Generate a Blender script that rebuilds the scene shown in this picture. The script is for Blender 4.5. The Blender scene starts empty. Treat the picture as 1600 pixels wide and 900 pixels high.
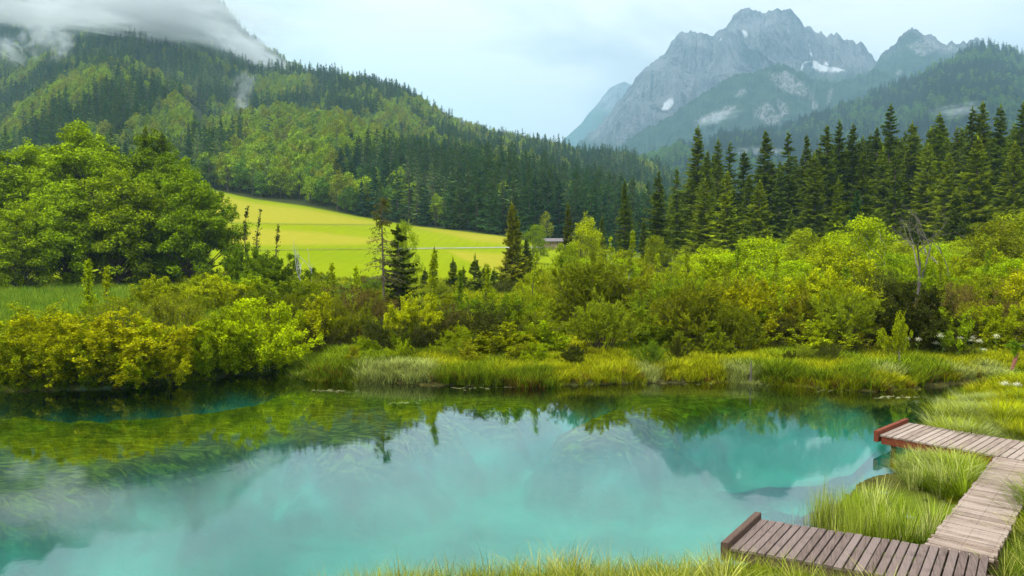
import bpy, math, random
import numpy as np
from mathutils import Vector

# ------------------------------------------------------------------ camera, sky, sun, exposure
S = bpy.context.scene
COL = S.collection
CAM_H = 5.4
PITCH = math.radians(2.603)
F = 1100.0            # focal length in pixels of a 1600 px wide frame
cam_d = bpy.data.cameras.new('camera')
cam = bpy.data.objects.new('camera', cam_d); COL.objects.link(cam)
cam.location = (0, 0, CAM_H)
cam.rotation_euler = (math.pi/2 - PITCH, 0, 0)
cam_d.sensor_width = 36.0; cam_d.lens = 36.0*F/1600.0
cam_d.clip_start = 0.1; cam_d.clip_end = 20000
S.camera = cam

SUN_EL, SUN_AZ = math.radians(52), math.radians(-125)   # azimuth measured from +Y towards +X : behind and left
w = bpy.data.worlds.new('World'); S.world = w; w.use_nodes = True
nt = w.node_tree; N = nt.nodes; L = nt.links
for n in list(N): N.remove(n)
def node(t, **kw):
    n = N.new(t)
    for k, v in kw.items(): setattr(n, k, v)
    return n
out = node('ShaderNodeOutputWorld'); bg = node('ShaderNodeBackground')
sky = node('ShaderNodeTexSky'); sky.sky_type = 'NISHITA'; sky.sun_disc = False
sky.sun_elevation = SUN_EL; sky.sun_rotation = SUN_AZ
tc = node('ShaderNodeTexCoord'); sep = node('ShaderNodeSeparateXYZ'); L.new(tc.outputs['Generated'], sep.inputs[0])
def m(op, a, b=None, c=None, clamp=False):
    n = node('ShaderNodeMath', operation=op); n.use_clamp = clamp
    for i, v in enumerate((a, b, c)):
        if v is None: continue
        if isinstance(v, (int, float)): n.inputs[i].default_value = v
        else: L.new(v, n.inputs[i])
    return n.outputs[0]
zc = m('MAXIMUM', sep.outputs[2], 0.0)
den = m('ADD', zc, 0.28)
cmb = node('ShaderNodeCombineXYZ')
L.new(m('DIVIDE', sep.outputs[0], den), cmb.inputs[0]); L.new(m('DIVIDE', sep.outputs[1], den), cmb.inputs[1])
cmb.inputs[2].default_value = 3.7
ns = node('ShaderNodeTexNoise'); ns.inputs['Scale'].default_value = 1.6; ns.inputs['Detail'].default_value = 6.0
ns.inputs['Roughness'].default_value = 0.5; ns.inputs['Distortion'].default_value = 0.6
L.new(cmb.outputs[0], ns.inputs['Vector'])
rmp = node('ShaderNodeValToRGB'); L.new(ns.outputs['Fac'], rmp.inputs[0])
SKY_K = 8.1
rmp.color_ramp.elements[0].position = 0.36; rmp.color_ramp.elements[0].color = (0.57, 0.64, 0.67, 1)
rmp.color_ramp.elements[1].position = 0.59; rmp.color_ramp.elements[1].color = (1.0, 1.02, 1.03, 1)
# an overcast sky is up to three times brighter overhead than at the horizon
grad = m('MULTIPLY', m('MULTIPLY_ADD', m('MULTIPLY', zc, zc), 3.0, 0.78), SKY_K)
vm = node('ShaderNodeVectorMath', operation='SCALE'); L.new(rmp.outputs[0], vm.inputs[0]); L.new(grad, vm.inputs['Scale'])
mx = node('ShaderNodeMix', data_type='RGBA'); mx.inputs[0].default_value = 0.03
L.new(vm.outputs[0], mx.inputs[6]); L.new(sky.outputs[0], mx.inputs[7])
L.new(mx.outputs[2], bg.inputs[0]); bg.inputs[1].default_value = 0.1
L.new(bg.outputs[0], out.inputs[0])

sd = bpy.data.lights.new('sun', 'SUN'); sd.energy = 2.5; sd.angle = math.radians(10); sd.color = (1.0, 0.95, 0.86)
so = bpy.data.objects.new('sun', sd); COL.objects.link(so)
v = Vector((math.sin(SUN_AZ)*math.cos(SUN_EL), math.cos(SUN_AZ)*math.cos(SUN_EL), math.sin(SUN_EL)))
so.rotation_euler = v.to_track_quat('Z', 'Y').to_euler()

S.view_settings.view_transform = 'Standard'; S.view_settings.look = 'None'
S.view_settings.exposure = 0.53; S.view_settings.gamma = 1.0; S.view_settings.use_curve_mapping = False
cy = S.cycles
cy.max_bounces = 6; cy.diffuse_bounces = 1; cy.glossy_bounces = 3; cy.transmission_bounces = 3
cy.transparent_max_bounces = 12; cy.volume_bounces = 1
cy.use_denoising = True; cy.sample_clamp_indirect = 6.0
cy.caustics_reflective = False; cy.caustics_refractive = False

# ------------------------------------------------------------------ helpers: view geometry
cp, sp = math.cos(PITCH), math.sin(PITCH)
def ray(px, py):
    a = (px-800.0)/F; b = (450.0-py)/F
    return a, cp + b*sp, -sp + b*cp
def at_z(px, py, z=0.0):
    dx, dy, dz = ray(px, py); t = (z-CAM_H)/dz
    return (dx*t, dy*t)
def z_at(px, py, D):
    dx, dy, dz = ray(px, py); return CAM_H + dz*D/dy
def x_at(px, D, py=420):
    dx, dy, dz = ray(px, py); return dx*D/dy
def project(x, y, z):
    zz = z-CAM_H; d = y*cp - zz*sp; u = y*sp + zz*cp
    d = np.where(d > 0.1, d, 0.1)
    return 800 + F*x/d, 450 - F*u/d

# ------------------------------------------------------------------ helpers: noise
def _h(ix, iy, iz, seed):
    n = (ix*374761393 + iy*668265263 + iz*2147483647 + seed*1274126177) & 0xffffffff
    n = ((n ^ (n >> 13))*1274126177) & 0xffffffff
    return ((n ^ (n >> 16)) & 0xffffff)/float(0xffffff)
def vnoise(x, y, z=0.0, seed=0):
    x = np.asarray(x, float); y = np.asarray(y, float); z = np.zeros_like(x)+z
    ix, iy, iz = np.floor(x).astype(np.int64), np.floor(y).astype(np.int64), np.floor(z).astype(np.int64)
    fx, fy, fz = x-ix, y-iy, z-iz
    fx, fy, fz = fx*fx*(3-2*fx), fy*fy*(3-2*fy), fz*fz*(3-2*fz)
    r = 0
    for a in (0, 1):
        for b in (0, 1):
            for c in (0, 1):
                r = r + _h(ix+a, iy+b, iz+c, seed)*(fx if a else 1-fx)*(fy if b else 1-fy)*(fz if c else 1-fz)
    return r
def fbm(x, y, z=0.0, o=4, seed=0, g=0.5):
    s = 0; a = 1; t = 0; x = np.asarray(x, float); y = np.asarray(y, float)
    for i in range(o):
        s = s + a*vnoise(x*2**i, y*2**i, np.asarray(z)*2**i, seed+i*17); t += a; a *= g
    return s/t
def ridged(x, y, z=0.0, o=4, seed=0, g=0.5):
    s = 0; a = 1; t = 0; x = np.asarray(x, float); y = np.asarray(y, float)
    for i in range(o):
        s = s + a*(1-np.abs(2*vnoise(x*2**i, y*2**i, np.asarray(z)*2**i, seed+i*17)-1)); t += a; a *= g
    return s/t
def sstep(a, b, x):
    t = np.clip((x-a)/(b-a), 0, 1); return t*t*(3-2*t)
def sdf(x, y, poly):
    """signed distance to a polygon, negative inside"""
    x = np.asarray(x, float); y = np.asarray(y, float)
    d = np.full(x.shape, 1e18); ins = np.zeros(x.shape, bool)
    n = len(poly)
    for i in range(n):
        ax, ay = poly[i]; bx, by = poly[(i+1) % n]
        ex, ey = bx-ax, by-ay; wx, wy = x-ax, y-ay
        t = np.clip((wx*ex+wy*ey)/(ex*ex+ey*ey+1e-12), 0, 1)
        d = np.minimum(d, (wx-ex*t)**2+(wy-ey*t)**2)
        c = ((ay <= y) & (by > y)) | ((by <= y) & (ay > y))
        with np.errstate(divide='ignore', invalid='ignore'):
            xi = ax + (y-ay)*ex/(ey if abs(ey) > 1e-12 else 1e-12)
        ins ^= (c & (x < xi))
    d = np.sqrt(d)
    return np.where(ins, -d, d)

# ------------------------------------------------------------------ helpers: meshes
class Acc:
    """collects quads (numpy) into ONE mesh"""
    def __init__(s): s.v = []; s.q = []; s.t = []; s.m = []; s.n = 0
    def add(s, verts, quads, tone=0.5, mat=0):
        verts = np.asarray(verts, float).reshape(-1, 3); quads = np.asarray(quads, np.int64).reshape(-1, 4)
        s.v.append(verts); s.q.append(quads+s.n); s.n += len(verts)
        s.t.append(np.zeros(len(verts))+tone); s.m.append(np.zeros(len(quads), np.int32)+mat)
    def mesh(s, name, mats, smooth=False):
        V = np.concatenate(s.v); Q = np.concatenate(s.q); T = np.concatenate(s.t); M = np.concatenate(s.m)
        return quad_mesh(name, V, Q, mats, {'tone': T}, M, smooth)
def quad_mesh(name, V, Q, mats, attrs=None, M=None, smooth=False):
    me = bpy.data.meshes.new(name)
    me.vertices.add(len(V)); me.vertices.foreach_set('co', np.ascontiguousarray(V, np.float32).ravel())
    me.loops.add(len(Q)*4); me.loops.foreach_set('vertex_index', np.ascontiguousarray(Q, np.int32).ravel())
    me.polygons.add(len(Q)); me.polygons.foreach_set('loop_start', np.arange(0, len(Q)*4, 4, dtype=np.int32))
    for mt in mats: me.materials.append(mt)
    if M is not None: me.polygons.foreach_set('material_index', np.ascontiguousarray(M, np.int32))
    me.polygons.foreach_set('use_smooth', np.full(len(Q), smooth, dtype=bool))
    for k, a in (attrs or {}).items():
        at = me.attributes.new(k, 'FLOAT', 'POINT'); at.data.foreach_set('value', np.ascontiguousarray(a, np.float32))
    me.update(calc_edges=True); me.validate()
    return me
def leaf_quads(acc, P, D, W, tone, mat=0):
    """rhombic leaves: base P, length vector D, half width vector W"""
    n = len(P); a = P; b = P+D*0.45+W; c = P+D; d = P+D*0.45-W
    V = np.stack([a, b, c, d], 1).reshape(-1, 3)
    acc.add(V, np.arange(4*n).reshape(n, 4), np.repeat(tone, 4), mat)
def unit(v): return v/np.maximum(np.linalg.norm(v, axis=-1, keepdims=True), 1e-9)
def tube(acc, pts, rad, sides=5, tone=0.5, mat=0):
    pts = np.asarray(pts, float); rad = np.asarray(rad, float); n = len(pts)
    tg = unit(np.gradient(pts, axis=0)); ref = np.array([0.31, 0.12, 0.94]) if abs(tg[0][2]) < 0.9 else np.array([1.0, 0.1, 0])
    s1 = unit(np.cross(tg, ref)); s2 = np.cross(tg, s1)
    a = np.arange(sides)*2*np.pi/sides
    V = pts[:, None] + rad[:, None, None]*(np.cos(a)[None, :, None]*s1[:, None] + np.sin(a)[None, :, None]*s2[:, None])
    i, j = np.meshgrid(np.arange(n-1), np.arange(sides), indexing='ij'); j2 = (j+1) % sides
    Q = np.stack([i*sides+j, i*sides+j2, (i+1)*sides+j2, (i+1)*sides+j], -1).reshape(-1, 4)
    acc.add(V.reshape(-1, 3), Q, tone, mat)
def boxv(acc, o, ax, ay, az, tone=0.5, mat=0):
    """box with corner o and three edge vectors"""
    o, ax, ay, az = (np.asarray(k, float) for k in (o, ax, ay, az))
    V = [o, o+ax, o+ax+ay, o+ay, o+az, o+ax+az, o+ax+ay+az, o+ay+az]
    acc.add(V, [[0, 3, 2, 1], [4, 5, 6, 7], [0, 1, 5, 4], [1, 2, 6, 5], [2, 3, 7, 6], [3, 0, 4, 7]], tone, mat)

def tag(o, label=None, cat=None, group=None, kind=None):
    if label: o['label'] = label
    if cat: o['category'] = cat
    if group: o['group'] = group
    if kind: o['kind'] = kind
    return o
def link(name, data, parent=None, color=None):
    o = bpy.data.objects.new(name, data); COL.objects.link(o)
    if parent is not None: o.parent = parent
    if color is not None: o.color = (*color, 1)
    return o

# ------------------------------------------------------------------ helpers: materials
def mat_new(name):
    mt = bpy.data.materials.new(name); mt.use_nodes = True
    mt.node_tree.nodes.clear(); return mt
class MN:
    """small node-graph writer"""
    def __init__(s, mt): s.t = mt.node_tree; s.N = s.t.nodes; s.L = s.t.links
    def n(s, t, **kw):
        n = s.N.new(t)
        for k, v in kw.items(): setattr(n, k, v)
        return n
    def set(s, n, **kw):
        for k, v in kw.items():
            key = int(k[1:]) if k[0] == 'i' and k[1:].isdigit() else k.replace('_', ' ')
            s.put(n.inputs[key], v)
        return n
    def put(s, sock, v):
        if hasattr(v, 'is_output'): s.L.new(v, sock)
        elif isinstance(v, (tuple, list)) and len(v) == 3 and sock.type == 'RGBA': sock.default_value = (*v, 1)
        else: sock.default_value = v
    def math(s, op, a, b=None, c=None, clamp=False):
        n = s.n('ShaderNodeMath', operation=op); n.use_clamp = clamp
        for i, v in enumerate((a, b, c)):
            if v is not None: s.put(n.inputs[i], v)
        return n.outputs[0]
    def mix(s, f, a, b, blend='MIX'):
        n = s.n('ShaderNodeMix', data_type='RGBA', blend_type=blend); s.put(n.inputs[0], f); s.put(n.inputs[6], a); s.put(n.inputs[7], b)
        return n.outputs[2]
    def attr(s, name): return s.n('ShaderNodeAttribute', attribute_name=name).outputs['Fac']
    def noise(s, scale, detail=3, rough=0.5, vec=None, dist=0.0):
        n = s.n('ShaderNodeTexNoise'); n.inputs['Scale'].default_value = scale; n.inputs['Detail'].default_value = detail
        n.inputs['Roughness'].default_value = rough; n.inputs['Distortion'].default_value = dist
        if vec is None: vec = s.pos()
        s.L.new(vec, n.inputs['Vector']); return n.outputs['Fac']
    def pos(s): return s.n('ShaderNodeNewGeometry').outputs['Position']
    def scaled(s, sx, sy, sz, vec=None):
        n = s.n('ShaderNodeVectorMath', operation='MULTIPLY'); s.L.new(vec or s.pos(), n.inputs[0]); n.inputs[1].default_value = (sx, sy, sz)
        return n.outputs[0]
    def ramp(s, f, pts):
        n = s.n('ShaderNodeValToRGB'); s.L.new(f, n.inputs[0]); cr = n.color_ramp
        while len(cr.elements) < len(pts): cr.elements.new(0.5)
        for e, (p, c) in zip(cr.elements, pts): e.position = p; e.color = (*c, 1) if len(c) == 3 else c
        return n.outputs[0]
    def step(s, f, a, b):
        n = s.n('ShaderNodeMapRange'); n.interpolation_type = 'SMOOTHSTEP'; s.put(n.inputs[0], f)
        n.inputs[1].default_value = a; n.inputs[2].default_value = b; return n.outputs[0]
    def princ(s, col, rough=0.8, spec=0.3, **kw):
        n = s.n('ShaderNodeBsdfPrincipled'); s.put(n.inputs['Base Color'], col); s.put(n.inputs['Roughness'], rough)
        n.inputs['Specular IOR Level'].default_value = spec; return n
    def bump(s, h, strength, dist=1.0):
        n = s.n('ShaderNodeBump'); s.L.new(h, n.inputs['Height']); n.inputs['Strength'].default_value = strength
        n.inputs['Distance'].default_value = dist; return n.outputs[0]
    def out(s, surf=None, vol=None):
        o = s.n('ShaderNodeOutputMaterial')
        if surf is not None: s.L.new(surf, o.inputs[0])
        if vol is not None: s.L.new(vol, o.inputs[1])

def foliage_mat(name, trans=0.25, spread=0.6, yellow=0.35, rgb=None):
    """leaf: the object's own colour, varied from leaf to leaf (tone) and from plant to plant"""
    mt = mat_new(name); g = MN(mt)
    oi = g.n('ShaderNodeObjectInfo')
    if rgb is None: base = oi.outputs['Color']
    else: q = g.n('ShaderNodeRGB'); q.outputs[0].default_value = (*rgb, 1); base = q.outputs[0]
    tone = g.attr('tone')
    k = g.math('MULTIPLY_ADD', tone, spread*2, 1-spread)
    k2 = g.math('MULTIPLY', k, g.math('MULTIPLY_ADD', oi.outputs['Random'], 0.36, 0.82))
    sc = g.n('ShaderNodeVectorMath', operation='SCALE'); g.L.new(base, sc.inputs[0]); g.L.new(k2, sc.inputs['Scale'])
    # some leaves are yellower than others
    yl = g.n('ShaderNodeVectorMath', operation='MULTIPLY'); g.L.new(sc.outputs[0], yl.inputs[0]); yl.inputs[1].default_value = (1.12, 1.05, 0.7)
    col = g.mix(g.math('MULTIPLY', tone, yellow*2, clamp=True), sc.outputs[0], yl.outputs[0])
    d = g.n('ShaderNodeBsdfDiffuse'); g.L.new(col, d.inputs[0])
    t = g.n('ShaderNodeBsdfTranslucent'); g.L.new(col, t.inputs[0])
    a = g.n('ShaderNodeMixShader'); a.inputs[0].default_value = trans; g.L.new(d.outputs[0], a.inputs[1]); g.L.new(t.outputs[0], a.inputs[2])
    g.out(a.outputs[0]); return mt
def bark_mat(name, c1, c2, scale=6):
    mt = mat_new(name); g = MN(mt)
    tc = g.n('ShaderNodeTexCoord').outputs['Object']
    f = g.noise(scale, 4, 0.6, g.scaled(1, 1, 0.25, tc))
    p = g.princ(g.ramp(f, [(0.3, c1), (0.7, c2)]), 0.9, 0.2); g.out(p.outputs[0]); return mt
FOL = {'leaves': dict(), 'needles': dict(trans=0.3, spread=0.45, yellow=0.25), 'grass_blades': dict(trans=0.25, spread=0.7, yellow=0.5)}
M_LEAF, M_NEEDLE, M_GRASS = (foliage_mat(k, **v) for k, v in FOL.items())
M_BARK = bark_mat('bark', (0.05, 0.032, 0.02), (0.16, 0.12, 0.085))
M_SPRUCE_BARK = bark_mat('spruce_bark', (0.07, 0.045, 0.035), (0.2, 0.15, 0.12))
M_PALE_BARK = bark_mat('pale_bark', (0.3, 0.28, 0.25), (0.6, 0.58, 0.54), 3)
M_DEAD = bark_mat('dead_wood', (0.07, 0.055, 0.045), (0.22, 0.185, 0.16), 4)
# ------------------------------------------------------------------ terrain
LAKE_PX = [(-900, 640), (-200, 628), (0, 612), (60, 611), (140, 610), (220, 606), (300, 598), (340, 590), (400, 583), (438, 578),
           (452, 591), (520, 597), (600, 598), (700, 601), (760, 603), (850, 605), (900, 603), (950, 600), (1040, 597), (1150, 599), (1250, 606),
           (1350, 611), (1418, 612), (1428, 604), (1500, 597), (1600, 593), (1700, 592), (1900, 596), (1900, 604), (1700, 604), (1600, 606), (1545, 610),
           (1490, 628), (1462, 650), (1480, 690), (1530, 712), (1500, 735), (1440, 728), (1400, 738), (1330, 762), (1292, 790), (1275, 815), (1290, 845), (1200, 870),
           (1150, 893), (1060, 905), (900, 912), (700, 912), (560, 925), (480, 960), (300, 1080)]
LAKE = [at_z(*p) for p in LAKE_PX] + [(-14, 5.5), (-70, 3.0), (-120, 20)]
ALGAE_PX = [[(-300, 655), (0, 655), (90, 650), (200, 652), (330, 640), (430, 612), (470, 602), (560, 603), (660, 606), (800, 608), (850, 612), (868, 640), (800, 652), (720, 655),
             (640, 690), (540, 700), (440, 690), (380, 698), (240, 735), (120, 762), (0, 790), (-300, 830)],
            [(960, 605), (1100, 603), (1220, 612), (1300, 622), (1200, 634), (1140, 632), (1080, 655), (1000, 668), (980, 690), (900, 688), (860, 668), (890, 654), (960, 640), (940, 625)],
            [(1320, 614), (1420, 617), (1470, 612), (1490, 640), (1440, 655), (1400, 640), (1340, 632)]]
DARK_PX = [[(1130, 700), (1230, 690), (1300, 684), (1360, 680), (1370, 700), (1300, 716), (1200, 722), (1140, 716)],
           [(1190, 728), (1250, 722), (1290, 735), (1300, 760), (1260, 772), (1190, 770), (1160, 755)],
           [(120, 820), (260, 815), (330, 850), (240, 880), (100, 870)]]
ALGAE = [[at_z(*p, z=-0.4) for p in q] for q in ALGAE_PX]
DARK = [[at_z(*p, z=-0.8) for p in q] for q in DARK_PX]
MARSH = [at_z(*p) for p in [(1250, 770), (1238, 815), (1270, 850), (1360, 850), (1460, 860), (1500, 800), (1560, 720), (1480, 712), (1400, 738), (1330, 762)]]

def curve(pts, D):
    """crest line: pixels -> (u, height) arrays at distance D"""
    u = []; z = []
    for px, py in pts:
        a, b, c = ray(px, py); u.append(a/b); z.append(CAM_H + c/b*D)
    return np.array(u), np.array(z)
EDGE_PX = [(-500, 330), (0, 300), (200, 292), (300, 290), (345, 299), (400, 311), (480, 322), (560, 338), (640, 352), (780, 368), (870, 384), (1000, 395), (1300, 396), (2300, 396)]
EDGE_D = [(-500, 300), (300, 300), (560, 290), (780, 250), (870, 245), (1000, 260), (1200, 300), (2300, 320)]
def u_of(px): a, b, c = ray(px, 400); return a/b
ED_u = np.array([u_of(p[0]) for p in EDGE_D]); ED_d = np.array([p[1] for p in EDGE_D], float)
def edge_d(u): return np.interp(u, ED_u, ED_d)
EG_u = np.array([u_of(p[0]) for p in EDGE_PX])
EG_z = np.array([z_at(px, py, float(edge_d(u_of(px)))) for px, py in EDGE_PX])
TREE = 17.0
LAYERS = [  # crest pixels (tops of the trees), crest distance, tree allowance, exponent
    ([(-600, 260), (0, 330), (150, 300), (240, 240), (300, 205), (350, 180), (400, 163), (450, 155), (533, 165), (600, 195), (640, 212), (700, 222), (780, 240), (880, 262), (960, 285), (1020, 318), (1100, 372), (1200, 395)], 560, TREE, 1.0, 0),
    ([(-600, 150), (0, 165), (60, 132), (110, 98), (150, 80), (200, 86), (250, 100), (300, 135), (350, 175), (400, 215), (500, 290), (600, 390)], 700, TREE, 0.9, 60),
    ([(-700, 90), (0, 75), (80, 60), (150, 40), (200, 30), (240, 38), (300, 58), (350, 78), (400, 98), (470, 100), (533, 106), (580, 116), (620, 128), (660, 150), (700, 176), (760, 196), (830, 211), (880, 222), (905, 234),
      (960, 236), (1000, 243), (1030, 256), (1100, 300), (1200, 360), (1300, 395)], 1000, TREE, 0.9, 190),
    ([(-900, -420), (-300, -230), (0, -110), (150, -60), (280, -40), (345, -6), (362, 18), (382, 45), (405, 60), (430, 76), (455, 92), (500, 116), (560, 150), (700, 260), (900, 390)], 1500, 14, 0.9, 740)]
LC = [(curve(p, D), D, th, ex, st) for p, D, th, ex, st in LAYERS]
def height(x, y):
    x = np.asarray(x, float); y = np.asarray(y, float)
    ys = np.maximum(y, 1.0); u = x/ys; r = np.hypot(x, y)
    # near: lake and marsh
    sd_ = sdf(x, y, LAKE) + 0.5*(fbm(x*0.9, y*0.9, 0, 3, 5)-0.5) + 1.8*(fbm(x*0.45, y*0.45, 0, 3, 15)-0.5)*sstep(20, 25, y)*sstep(-9, -6, x)
    d = np.maximum(sd_, 0)
    z = 0.04 + 0.32*(1-np.exp(-d/0.8)) + 0.25*fbm(x*0.25, y*0.25, 0, 3, 8)*sstep(0, 3, d)
    mz = sdf(x, y, MARSH); z = np.where(mz < 0.6, np.minimum(z, 0.015 - 0.16*(1-sstep(10.2, 12.2, x+.35*y+1.5*(fbm(x, y, 3, 2, 5)-.5))) +0.10*(fbm(x*1.7, y*1.7, 0, 3, 9)-0.5) + 0.25*np.maximum(mz+.3, 0)), z)
    z = z + 0.9*sstep(45, 130, y)
    # meadow
    D = edge_d(u); ze = np.interp(u, EG_u, EG_z)
    t = np.clip((y-105)/(D-105), 0, 1)
    z = np.where(y > 105, z + (ze-z)*t**1.15, z)
    # forested ridges
    zf = np.full(x.shape, -1e9)
    for k, ((cu, cz), R, th, ex, st) in enumerate(LC):
        zc = np.interp(u, cu, cz) - th
        s = (y-D-st)/(R-D-st)
        sc = np.clip(s, 0, 1)
        nz = (fbm(x/90, y/90, k*3.3, 4, 31+k)-0.5)
        gul = ridged(u*14+k*5, y/500, k, 3, 77+k)-0.5
        front = ze + (zc-ze)*sc**ex + (nz*52 + gul*40)*(R/800)*sc*(1-sc)*2.0
        back = zc - (s-1)*(R-D)*0.35
        zf = np.maximum(zf, np.where(s < 0, ze-3, np.where(s <= 1, front, back)))
    z = np.where(y > D, np.maximum(zf, ze - (y-D)*0.02), z)
    z = np.maximum(z, np.where(sd_ > 0, -0.08, -9))
    # under water
    al = np.zeros(x.shape)
    for P_ in ALGAE: al = np.maximum(al, 1-sstep(-1.0, 1.6, sdf(x, y, P_)+1.3*(fbm(x*.8, y*.8, 1, 3, 3)-.5)))
    deep = 2.7 - 2.4*al
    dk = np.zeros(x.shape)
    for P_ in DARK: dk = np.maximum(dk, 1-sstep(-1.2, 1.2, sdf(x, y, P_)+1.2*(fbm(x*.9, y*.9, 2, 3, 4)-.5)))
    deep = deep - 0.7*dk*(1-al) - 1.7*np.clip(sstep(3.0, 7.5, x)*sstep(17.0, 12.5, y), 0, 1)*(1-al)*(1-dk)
    zw = -np.minimum(0.10+np.maximum(-sd_, 0)*0.8, deep + 0.35*(fbm(x*.7, y*.7, 0, 3, 6)-.5))
    z = np.where(sd_ < 0, zw, z)
    # behind the camera
    z = np.where((y < 1) & (sd_ > 0), np.maximum(z, 0.2+0.02*np.maximum(-y, 0)), z)
    return z
DECKS = [((3.70, 11.73), (.897, -.442), (.442, .897), 3.75, 1.62), ((10.20, 19.32), (.665, -.747), (.747, .665), 6.2, 2.12), ((7.13, 11.93), (.673, .739), (.739, -.673), 7.2, 0.98)]
def off_decks(x, y):
    r = np.full(np.shape(x), 1e9)
    for a_, dr, n_, L_, W_ in DECKS:
        s = (x-a_[0])*dr[0]+(y-a_[1])*dr[1]; t = (x-a_[0])*n_[0]+(y-a_[1])*n_[1]
        dx = np.maximum(np.maximum(-s, s-L_), 0); dy = np.maximum(np.maximum(-t, t-W_), 0); r = np.minimum(r, np.hypot(dx, dy))
    return r
height0 = height
def height(x, y):
    z = height0(x, y); x = np.asarray(x, float); y = np.asarray(y, float)
    return np.where((y > 4) & (y < 24), np.minimum(z, 0.12+0.5*sstep(0.1, 2.0, off_decks(x, y))), z)
def gz(x, y): return float(height(np.array([x]), np.array([y]))[0])
def hit(px, py, d0=20, d1=700):
    """first terrain point seen along a pixel ray"""
    a, b, c = ray(px, py); Dd = np.linspace(d0, d1, 4000); X = a/b*Dd; Z = CAM_H+c/b*Dd
    k = np.argmax(height(X, Dd) >= Z); return X[k], Dd[k], Z[k]

def build_ground():
    rs = [0.0]; r = 1.0
    while r < 5900:
        rs.append(r); r += max(0.16 if 8 < r < 45 else 0.3, r*0.0105) if r < 1700 else r*0.03
    rs = np.array(rs)
    fine = np.radians(np.arange(-44, 44, 0.17)); rest = np.radians(np.arange(44, 316, 4.0))
    an = np.concatenate([fine, rest]); na = len(an); nr = len(rs)
    R, A = np.meshgrid(rs, an, indexing='ij'); X = R*np.sin(A); Y = R*np.cos(A)
    Z = height(X, Y)
    i, j = np.meshgrid(np.arange(nr-1), np.arange(na), indexing='ij'); j2 = (j+1) % na
    Q = np.stack([i*na+j, i*na+j2, (i+1)*na+j2, (i+1)*na+j], -1).reshape(-1, 4)[:, ::-1]
    x, y, z = X.ravel(), Y.ravel(), Z.ravel()
    sd_ = sdf(x, y, LAKE)
    al = np.zeros(x.shape); dk = np.zeros(x.shape)
    for P_ in ALGAE: al = np.maximum(al, 1-sstep(-0.5, 0.5, sdf(x, y, P_)+1.6*(fbm(x*.8, y*.8, 1, 4, 3)-.5)))
    for P_ in DARK: dk = np.maximum(dk, 1-sstep(-0.6, 0.4, sdf(x, y, P_)+1.4*(fbm(x*.9, y*.9, 2, 3, 4)-.5)))
    u = x/np.maximum(y, 1); D = edge_d(u)
    mead = sstep(92, 112, y+6*fbm(x/9, y/9, 0, 2, 4))*(1-sstep(D-3, D+2, y))*(1-sstep(u_of(900), u_of(960), u))
    px, py = project(x, y, z)
    tan = np.zeros(x.shape)
    for T in [[(330, 301), (345, 305), (400, 318), (480, 327), (560, 342), (600, 349), (560, 352), (450, 350), (330, 346)],
              [(500, 363), (330, 352), (330, 384), (560, 382), (610, 376)],
              [(640, 354), (790, 369), (800, 382), (740, 376), (700, 366)], [(700, 392), (800, 398), (800, 430), (760, 420), (720, 404)]]:
        tan = np.maximum(tan, 1-sstep(-4, 4, sdf(px, py, T)))
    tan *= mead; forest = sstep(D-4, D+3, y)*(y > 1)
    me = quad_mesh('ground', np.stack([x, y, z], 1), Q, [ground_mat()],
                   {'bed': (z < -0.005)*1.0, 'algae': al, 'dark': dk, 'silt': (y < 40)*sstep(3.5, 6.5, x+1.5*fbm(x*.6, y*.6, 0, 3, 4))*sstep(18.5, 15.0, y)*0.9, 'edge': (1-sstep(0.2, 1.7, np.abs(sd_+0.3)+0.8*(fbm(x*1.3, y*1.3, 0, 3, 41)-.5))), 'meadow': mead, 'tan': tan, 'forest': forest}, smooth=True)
    o = link('ground', me); tag(o, kind='structure'); return o

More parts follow.
